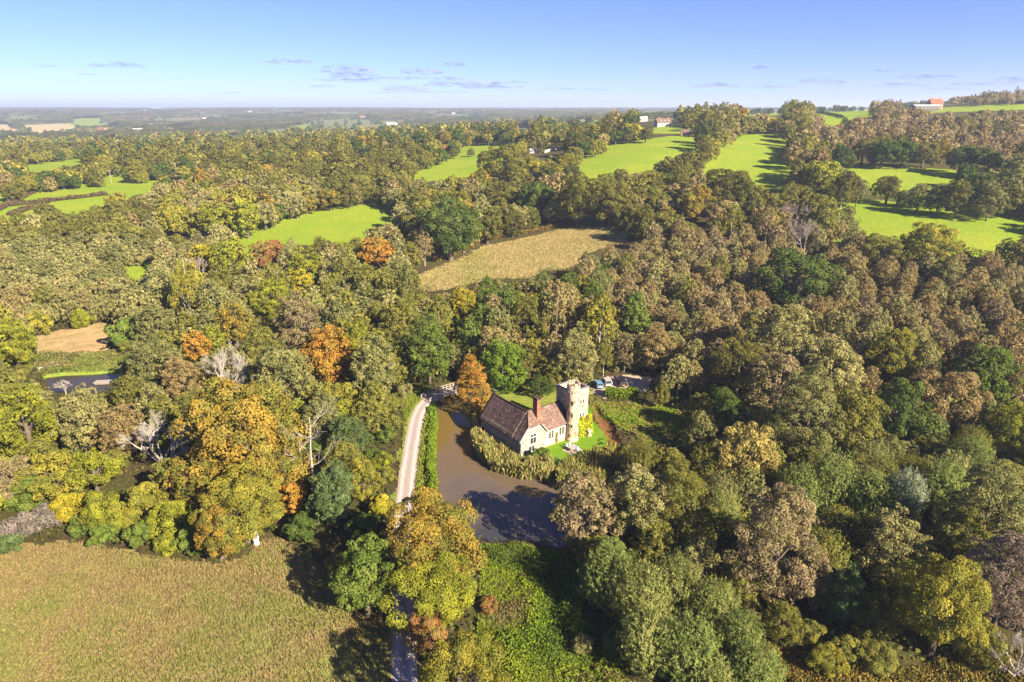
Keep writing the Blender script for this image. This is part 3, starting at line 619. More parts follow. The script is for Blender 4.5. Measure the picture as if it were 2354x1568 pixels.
def table(loc, rz, label, mat=GREYW, wd=1.9, dp=1.1):
    t = tag(empty('garden_table', loc, rz), label, 'table')
    b = MB()
    for i in range(7): x0 = -wd / 2 + wd * i / 7; b.box(x0 + .01, x0 + wd / 7 - .01, -dp / 2, dp / 2, .69, .74)
    b.box(-wd / 2 + .05, wd / 2 - .05, -dp / 2 + .05, dp / 2 - .05, .6, .687); b.build('table_top', mat, t)
    for sx in (-1, 1):
        for sy in (-1, 1): b = MB(); b.box(sx * (wd / 2 - .14) - .05, sx * (wd / 2 - .14) + .05, sy * (dp / 2 - .14) - .05, sy * (dp / 2 - .14) + .05, 0, .6); b.build('leg', mat, t)
def chair(loc, rz, label, mat, group):
    t = tag(empty('garden_chair', loc, rz), label, 'chair', group)
    b = MB(); b.box(-.26, .26, -.25, .25, .4, .46); b.build('seat', mat, t)
    b = MB()
    for i in range(5): b.box(-.26 + i * .108, -.18 + i * .108, .22, .26, .463, .95)
    b.box(-.27, .27, .2, .28, .95, 1.02); b.build('backrest', mat, t)
    for sx in (-1, 1):
        for sy in (-1, 1): b = MB(); b.box(sx * .22 - .03, sx * .22 + .03, sy * .21 - .03, sy * .21 + .03, 0, .4); b.build('leg', mat, t)
table(hloc(10.0, -4.35, .76), A_H, 'grey wooden table on the paved slab beside the turret', GREYW, 2.0, 1.7)
chair(hloc(9.6, -3.25, .76), A_H, 'pale blue chair nearer the timber gable, behind the grey table', PALEBLUE, 'pale blue garden chairs'); chair(hloc(10.45, -3.25, .76), A_H, 'pale blue chair nearer the turret, behind the grey table', PALEBLUE, 'pale blue garden chairs')
chair(hloc(10.3, -5.35, .76), A_H + math.pi, 'pale blue chair on the moat side of the grey table', PALEBLUE, 'pale blue garden chairs')
def round_table(loc):
    t = tag(empty('garden_table', loc), 'round white table in the yard between hall roof and chimney', 'table')
    b = MB(); b.ring([(.02, .74), (.95, .74), (.95, .69), (.02, .69)], n=20); b.build('table_top', WHITEP, t)
    b = MB(); b.tube((0, 0, 0), (0, 0, .69), .09, .06, 8); b.tube((0, 0, 0), (0, 0, .06), .4, .3, 12); b.build('leg', WHITEP, t)
round_table(hloc(8.2, 11.5, .75))
for i, (a, lab) in enumerate(((20, 'white chair on the tower side of the round white table'), (80, 'white chair behind the round white table, by the tower'), (135, 'white chair behind the round white table, by the hall roof'), (215, 'white chair on the hall side of the round white table'))):
    q = R_(a); x, y, z = hloc(8.2, 11.5, .75); chair((x + 1.35 * math.cos(q), y + 1.35 * math.sin(q), z), q - math.pi / 2, lab, WHITEP, 'white chairs round the yard table')
b = MB(); b.ring([(.02, .0), (.5, .0), (.5, .18), (.3, .25), (.28, .7), (.5, 1.0), (.55, 1.35), (.42, 1.4), (.4, 1.1), (.02, 1.05)], n=18)
ur = b.build('stone_urn', DRESS, None, True); ur.location = hloc(17.2, -1.6, .72); tag(ur, 'pale stone urn at the foot of the square tower by the yellow creeper', 'urn')

# the bridge over the moat
TIMB = surf('weathered_bridge_timber', [(.2, .17, .15), (.36, .31, .28)], 2.5)
bp = on_flat([(978, 921), (1006, 909), (1040, 897), (1068, 889)], 1.0); bd = bp[-1] - bp[0]; bl = float(np.linalg.norm(bd)); ba = math.atan2(bd[1], bd[0])
BR = tag(empty('timber_bridge', (bp[0][0], bp[0][1], .9), ba), 'arched timber bridge with slatted rails carrying the lane over the moat', 'bridge')
b = MB(); nseg = 22; rise = lambda t: .35 * math.sin(math.pi * t)
for i in range(nseg): x0 = bl * i / nseg; b.box(x0, x0 + bl / nseg - .03, -1.75, 1.75, -.12 + rise((i + .5) / nseg), .06 + rise((i + .5) / nseg))
b.build('deck', TIMB, BR)
for s in (-1.65, 1.65):
    b = MB()
    for i in range(12):
        x = bl * i / 11; z = rise(i / 11); b.box(x - .09, x + .09, s - .09, s + .09, z + .05, z + 1.15)
        if i < 11:
            for h in (.55, 1.08): b.tube((x, s, z + h), (bl * (i + 1) / 11, s, rise((i + 1) / 11) + h), .07, .07, 5)
    b.build('railing', OAKW, BR)
for x in (bl * .3, bl * .7):
    for s in (-1.4, 1.4): b = MB(); b.tube((x, s, -2.0), (x, s, .2), .16, .14, 8); b.build('pier', TIMB, BR)

# parked cars
RUB = surf('tyre_rubber', [(.015, .015, .015), (.03, .03, .03)], 5); RIMM = surf('alloy', [(.35, .35, .36), (.5, .5, .5)], 3, rough=.35); TAIL = surf('tail_lamp_red', [(.3, .01, .01), (.4, .02, .02)], 3, rough=.3); PLATE = surf('number_plate', [(.6, .5, .1), (.7, .6, .15)], 3)
def paint(name, c):
    m = surf(name, [c, tuple(min(1, q * 1.08) for q in c)], 1, rough=.3, spec=.5); return m
def car(loc, rz, mat, label, tall):
    t = tag(empty('parked_car', loc, rz), label, 'car', 'cars on the gravel yard')
    H = 1.72 if tall else 1.46; Lh, Wd = 2.25, .9
    side = [(-Lh, .35), (-Lh + .03, .75), (-Lh + .1, 1.0), (-Lh + .12, 1.02)] + ([(Lh - 1.2, 1.05), (Lh - .2, .82), (Lh, .6), (Lh, .35)])
    b = MB(); n = len(side)
    for s in (-1, 1): pass
    vs = [(x, -Wd, z) for x, z in side] + [(x, Wd, z) for x, z in side]
    b.add(vs, [tuple(range(n - 1, -1, -1)), tuple(range(n, 2 * n))] + [(i, (i + 1) % n, n + (i + 1) % n, n + i) for i in range(n)])
    o = b.build('body', mat, t); bv = o.modifiers.new('round', 'BEVEL'); bv.width = .09; bv.segments = 3
    b = MB(); x0, x1, y0, y1 = (-Lh + .12, Lh - 1.15, -Lh + .42, Lh - 2.0)
    lo, hi = 1.0, H; wi = .70
    b.add([(x0, -.86, lo), (x1, -.86, lo), (x1, .86, lo), (x0, .86, lo), (y0, -wi, hi - .06), (y1, -wi, hi - .06), (y1, wi, hi - .06), (y0, wi, hi - .06)], [(0, 1, 5, 4), (1, 2, 6, 5), (2, 3, 7, 6), (3, 0, 4, 7), (4, 5, 6, 7)])
    o = b.build('windows', GLASS, t); o.name = 'cabin_glass'
    b = MB(); b.box(y0 - .03, y1 + .03, -wi - .02, wi + .02, hi - .062, hi)
    for s in (-1, 1):
        for xa, xb in ((x0, y0), (x1, y1), ((x0 + x1) / 2, (y0 + y1) / 2)): b.tube((xa, s * .87, lo), (xb, s * (wi + .01), hi - .03), .05, .045, 5)
    b.build('roof', mat, t)
    for sx in (-1.35, 1.4):
        for s in (-1, 1):
            b = MB(); b.tube((sx, s * .72, .32), (sx, s * .915, .32), .32, .32, 16); wh = b.build('wheel', RUB, t)
            b = MB(); b.tube((sx, s * .91, .32), (sx, s * .925, .32), .19, .19, 12); b.build('rim', RIMM, wh)
    for s in (-1, 1):
        b = MB(); b.box(-Lh - .01, -Lh + .12, s * .78 - .1, s * .78 + .1, .72, 1.0); b.build('tail_lamp', TAIL, t)
        b = MB(); b.box(Lh - .12, Lh + .01, s * .68 - .16, s * .68 + .16, .6, .74); b.build('headlight', FRAMEP, t)
    b = MB(); b.box(-Lh - .02, -Lh + .02, -.26, .26, .55, .67); b.build('number_plate', PLATE, t)
    b = MB(); b.box(-Lh - .03, -Lh + .15, -.84, .84, .36, .5); b.build('bumper', RUB, t)
def carat(fu, fv): p = hit(fu / 1.3764, fv / 1.3764); return (p[0], p[1], land1(p[0], p[1]) + .02)
car(carat(1918, 1216), R_(100), paint('silver_paint', (.3, .3, .31)), 'silver people carrier parked on the gravel between the other two cars', True)
car(carat(1892, 1222), R_(100), paint('blue_paint', (.1, .2, .31)), 'light blue car parked half hidden behind the tree by the tower', False)
car(carat(1966, 1216), R_(96), paint('black_paint', (.015, .016, .018)), 'dark car parked in the shade farthest from the tower', False)

# ------------------------------------------------------------------ trees: crowns in units of the crown radius
KIND = {  # half height, centre height of the crown, crown clumps, clump radius, normal jitter, leaf length ratio
 'oak': (1.0, 1.05, 120, .195, .52, 1.3), 'alder': (1.4, 1.4, 230, .145, .68, 1.5), 'birch': (1.6, 1.75, 150, .15, .7, 1.5),
 'willow': (1.2, 1.1, 0, 0, .5, 3.2), 'shrub': (.75, .6, 46, .28, .5, 1.3), 'maple': (1.15, 1.15, 130, .185, .52, 1.3),
 'cypress': (1.75, 1.8, 120, .2, .8, 1.5), 'bare': (1.2, 1.5, 0, 0, 0, 1)}
KNAME = {'oak': 'oak_tree', 'alder': 'alder_tree', 'birch': 'birch_tree', 'willow': 'willow_tree', 'shrub': 'shrub', 'maple': 'maple_tree', 'cypress': 'cypress_tree', 'bare': 'bare_tree'}
def unit(a): return a / (np.linalg.norm(a, axis=-1, keepdims=True) + 1e-9)
def blades(c, nrm, along, size, ratio, g):
    """leaf sprays: one four-cornered face each"""
    n = len(c); t = unit(np.cross(nrm, along) + 1e-6); u = unit(np.cross(t, nrm)); s = size * g.uniform(.65, 1.35, (n, 1)) * .5
    a, b = t * s / math.sqrt(ratio), u * s * math.sqrt(ratio)
    k = g.uniform(.35, 1.0, (n, 1)); sk = g.normal(0, .25, (n, 1))
    return np.stack([c - b - a * k, c - b * .2 + a * 1.1, c + b + a * sk, c + b * .1 - a * 1.1], 1)
def crown(kind, n, leaf, seed):
    g = np.random.default_rng(seed); hh, hc, nc, cr, nj, ratio = KIND[kind]
    if kind == 'willow':
        ns = max(20, n // 16); d = unit(g.normal(0, 1, (ns, 3)) * [1, 1, .9] + [0, 0, .35]); tip = d * g.uniform(.75, 1.02, (ns, 1)) * [1, 1, hh] + [0, 0, hc]
        tip = tip[tip[:, 2] > .12]; ns = len(tip)
        root = tip * [.35, .35, 0] + np.stack([g.normal(0, .12, ns), g.normal(0, .12, ns), g.uniform(.0, .5, ns) * tip[:, 2]], -1)
        i = g.integers(0, ns, n); q = np.sqrt(g.uniform(.08, 1, n))[:, None]; ax = unit(tip - root + [0, 0, .5])
        c = root[i] * (1 - q) + tip[i] * q + g.normal(0, .028, (n, 3)); c[:, 2] = np.maximum(c[:, 2], .03)
        out = unit(c - [0, 0, hc * .7]); nr_ = unit(out + g.normal(0, nj, (n, 3))); st = g.uniform(.78, 1.22, ns)
        return blades(c, nr_, ax[i] + g.normal(0, .22, (n, 3)), leaf, ratio, g), st[i] * g.uniform(.82, 1.18, n)
    d = unit(g.normal(0, 1, (nc, 3))); d[:, 2] = np.where(d[:, 2] < (-.55 if kind == 'birch' else -.75 if kind == 'oak' else -.9), -d[:, 2] * .5, d[:, 2]); d = unit(d)
    lob = np.zeros(nc)
    for _ in range(5): v_ = unit(g.normal(0, 1, 3)); lob += np.clip(d @ v_, 0, 1) ** 3 * g.uniform(-.5, .45)
    rho = np.clip(g.uniform(.45, .88, nc) * (1 + lob), .25, 1.02); C = d * rho[:, None] * [1, 1, hh]
    tz = np.clip((C[:, 2] + hh) / (2 * hh), 0, 1)
    if kind in ('alder', 'birch'): C[:, :2] *= np.interp(tz, [0, .35, .75, 1], [.8, 1.12, .92, .6])[:, None]
    elif kind == 'cypress': C[:, :2] *= np.interp(tz, [0, .15, 1], [.95, 1.2, .3])[:, None]
    elif kind in ('oak', 'maple'): C[:, :2] *= np.interp(tz, [0, .4, 1], [.85, 1.08, .95])[:, None]
    C[:, 2] += hc; C[:, 2] = np.maximum(C[:, 2], cr * .6)
    r = cr * g.uniform(.65, 1.35, nc); sz = np.array([1, 1, 1.5 if kind == 'birch' else .8])
    pw = r ** 2; i = g.choice(nc, int(n * 2.2), p=pw / pw.sum()); out = unit(C - [0, 0, hc * .75])
    dd = unit(g.normal(0, 1, (len(i), 3)) + .75 * out[i] + [0, 0, .3]); c = C[i] + dd * sz * r[i][:, None] * (1 - .3 * g.uniform(0, 1, (len(i), 1)) ** 2)
    keep = np.ones(len(i), bool)
    for j in range(nc):
        q = np.linalg.norm((c - C[j]) / (sz * r[j]), axis=1); keep &= (q > .72) | (i == j)
    keep &= c[:, 2] > .02
    c, dd, i = c[keep][:n], dd[keep][:n], i[keep][:n]; m = len(c)
    nr_ = unit(dd + g.normal(0, nj, (m, 3))); ct = g.uniform(.78, 1.22, nc)
    al = g.normal(0, 1, (m, 3)) + ([0, 0, -1.3] if kind == 'birch' else [0, 0, 0])
    return blades(c, nr_, al, leaf, ratio, g), ct[i] * g.uniform(.82, 1.18, m)
def grow(b, p, d, ln, r, lev, g, tw, spread=.6, sides=5):
    """tapering limb with forks; the finest twigs are blades"""
    p = np.array(p, float); d = np.array(d, float); n = 3; q = p
    for s in range(n):
        d2 = unit(d + g.normal(0, .13, 3) + [0, 0, .06]); e = q + d2 * ln / n
        b.tube(q, e, r * (1 - s / n * .45), r * (1 - (s + 1) / n * .45), sides if lev > 1 else 3); q = e; d = d2
        if s > 0 or lev < 3:
            for _ in range(1 if lev > 1 else 2):
                dd = unit(d + g.normal(0, spread, 3) + [0, 0, .15])
                if lev > 1: grow(b, q, dd, ln * g.uniform(.5, .75), r * .5, lev - 1, g, tw, spread, sides)
                else: tw.append((q, dd, ln * g.uniform(.35, .8), r * .5))
    if lev > 1: grow(b, q, d, ln * .6, r * .5, lev - 1, g, tw, spread, sides)
    else: tw.append((q, d, ln * .5, r * .5))
def tube_mesh(b, name, mat):
    me = bpy.data.meshes.new(name); me.from_pydata(b.v, [], b.f); me.update(); me.materials.append(mat); return me
_PX = {}
LODN = {'A': (24000, .034), 'B': (11000, .052), 'C': (4200, .084), 'D': (1300, .145), 'E': (320, .28), 'F': (70, .55)}
def crown_q(kind, lod, var):
    key = (kind, lod, var)
    if key not in _PX: n, l = LODN[lod]; _PX[key] = crown(kind, int(n * (.75 if kind == 'birch' else 1)), l, hash(key[0]) % 1 + var * 17 + sum(map(ord, kind + lod)))
    return _PX[key]
_MC, _MT, _MBARE = {}, {}, {}
def crown_mesh(kind, lod, var):
    key = (kind, lod, var)
    if key not in _MC: q, t = crown_q(*key); me = quad_mesh(kind + '_crown', q, t); me.materials.append(LEAF); _MC[key] = me
    return _MC[key]
def trunk_mesh(kind, lod, var):
    key = (kind, lod in 'AB', var)
    if key not in _MT:
        g = np.random.default_rng(var + 5 + sum(map(ord, kind))); hh, hc = KIND[kind][:2]; b = MB(); tr = .075 if kind in ('oak', 'maple') else .045
        if kind == 'willow' or kind == 'shrub':
            for _ in range(6): a = unit(g.normal(0, 1, 3) * [1, 1, .2] + [0, 0, 1.2]); b.tube((0, 0, -.1), a * hc * 1.2, .035, .012, 5)
        else:
            b.tube((0, 0, -.12), (0, 0, .1), tr * 1.7, tr * 1.15, 8); b.tube((0, 0, .1), (0, 0, hc * .75), tr * 1.15, tr * .8, 8); b.tube((0, 0, hc * .75), (.03, .02, hc + hh * .75), tr * .8, tr * .2, 6)
            for k_ in range(8 if key[1] else 5):
                a = k_ * 2.4 + var; z0 = hc * (.5 + .1 * (k_ % 5)); l = .62 if kind != 'birch' else .5
                e = (l * math.cos(a), l * math.sin(a), z0 + .35 + .25 * g.random()); b.tube((0, 0, z0), e, tr * .5, tr * .15, 5)
                if key[1]:
                    for _ in range(3): q = np.array(e) + g.normal(0, .16, 3) + [0, 0, .12]; b.tube(np.array(e) * .75 + np.array([0, 0, z0]) * .25, q, tr * .2, tr * .07, 4)
        _MT[key] = tube_mesh(b, kind + '_trunk', PALEBARK if kind == 'birch' else BARK)
    return _MT[key]
def bare_mesh(var, tall):
    key = (var, tall)
    if key not in _MBARE:
        g = np.random.default_rng(90 + var); b = MB(); tw = []; t = MB()
        b.tube((0, 0, -.1), (0, 0, .5), .075, .06, 8)
        for k_ in range(5): a = k_ * 1.26 + var; grow(b, (0, 0, .3 + .06 * k_), unit(np.array([.55 * math.cos(a), .55 * math.sin(a), 1.0 if tall else .7])), 1.0 if tall else .8, .042, 4, g, tw, .5)
        g2 = np.random.default_rng(3)
        for p, d, l, r in tw:
            for _ in range(3):
                e = p + unit(d + g2.normal(0, .5, 3)) * l * g2.uniform(.5, 1.1); t.tube(p, e, min(r, .006), .003, 3)
        _MBARE[key] = (b, t)
    return _MBARE[key]
PAL = {  # leaf colour, second leaf colour, words
 'dkgreen': ((.055, .085, .018), (.085, .11, .025), 'dark green'), 'green': ((.085, .125, .022), (.12, .15, .03), 'mid green'), 'brightgreen': ((.11, .19, .02), (.16, .21, .025), 'bright green'),
 'olive': ((.17, .16, .033), (.12, .128, .03), 'olive'), 'dkolive': ((.10, .105, .022), (.135, .12, .03), 'dark olive'), 'yelolive': ((.225, .20, .03), (.15, .155, .028), 'yellowish olive'),
 'yelgreen': ((.2, .205, .022), (.14, .155, .022), 'yellow green'), 'yellow': ((.30, .245, .022), (.2, .195, .022), 'yellow'), 'gold': ((.24, .165, .03), (.135, .135, .028), 'golden'),
 'orange': ((.32, .165, .03), (.26, .175, .032), 'orange'), 'rust': ((.25, .12, .045), (.2, .15, .045), 'rust coloured'), 'graygreen': ((.185, .18, .062), (.14, .15, .05), 'grey green'),
 'paleolive': ((.24, .22, .085), (.18, .175, .06), 'pale olive'), 'tan': ((.245, .19, .08), (.2, .175, .065), 'tan'), 'brown': ((.2, .145, .062), (.235, .185, .075), 'brown'),
 'pink': ((.24, .185, .10), (.195, .17, .07), 'pinkish brown'), 'twig': ((.17, .125, .095), (.2, .16, .11), 'bare brown'), 'willowg': ((.155, .18, .05), (.11, .145, .035), 'soft green'), 'willowp': ((.2, .205, .065), (.14, .17, .04), 'pale green'),
 'silver': ((.27, .3, .2), (.2, .24, .14), 'silver'), 'bluegreen': ((.1, .135, .05), (.075, .11, .035), 'cool green'), 'goldpale': ((.34, .27, .085), (.25, .22, .06), 'pale gold'), 'thorn': ((.2, .17, .15), (.14, .12, .09), 'leafless grey')}
KWORD = {'oak': 'oak', 'alder': 'alder', 'birch': 'birch', 'willow': 'willow', 'shrub': 'shrub', 'maple': 'maple', 'cypress': 'cypress', 'bare': 'tree'}
def lod_of(rpx): return 'A' if rpx > 84 else 'B' if rpx > 46 else 'C' if rpx > 21 else 'D'
def seat(u, v, r, kind, hs=1.0):
    """where a tree of this kind stands whose crown is seen at (u, v) with a half width r: (x, y, ground, crown radius)"""
    hc = KIND[kind][1] * hs; d = ray(u, v); t = _TY / d[1]; x = d[0] * t; z = CAM_H + d[2] * t
    dep = _TY * CP - (z - CAM_H) * SP; Rr = r * dep / FP; g = z - base_h(x, _TY) - hc * Rr
    k_ = max(1, int(np.argmax(g < 0))); f = g[k_ - 1] / max(g[k_ - 1] - g[k_], 1e-9); y = _TY[k_ - 1] + f * (_TY[k_] - _TY[k_ - 1]); tt = y / d[1]
    zz_ = CAM_H + d[2] * tt; dep = y * CP - (zz_ - CAM_H) * SP
    return d[0] * tt, y, land1(d[0] * tt, y), r * dep / FP
TREES = []          # (u, v, r, kind, x, y, R) of each tree that stands on its own
def plant(x, y, z, R, kind, colr, label, rpx, group=None, var=None, hs=1.0, flip=0):
    var = random.randrange(3) if var is None else var; lod = lod_of(rpx)
    t = tag(empty(KNAME[kind], (x, y, z - .05), random.uniform(0, 6.28), (R * random.uniform(.93, 1.07), R * random.uniform(.93, 1.07), R * hs)), label, 'shrub' if kind == 'shrub' else 'tree', group)
    if kind == 'bare':
        b, tw = bare_mesh(var, hs > 1.05); key = 'o' + str(var) + str(hs > 1.05) + colr
        if key not in _MBARE:
            m = PALEBARK if colr == 'white' else TWIGM; _MBARE[key] = (tube_mesh(b, 'bare_limbs', m), tube_mesh(tw, 'bare_twigs', m))
        link('trunk', _MBARE[key][0], t); link('twigs', _MBARE[key][1], t); return t
    link('trunk', trunk_mesh(kind, lod, var), t)
    c = link('crown', crown_mesh(kind, lod, var), t); A, B, _ = PAL[colr]; j = lambda q, s: tuple(max(.004, a * s) for a in q); s = random.uniform(1.0, 1.28)
    if flip: A, B = B, A
    c.color = (*j(A, s), 1); c['second_colour'] = list(map(float, j(B, s)))
    return t
TWIGM = surf('grey_twigs', [(.17, .135, .115), (.27, .22, .19)], 4)
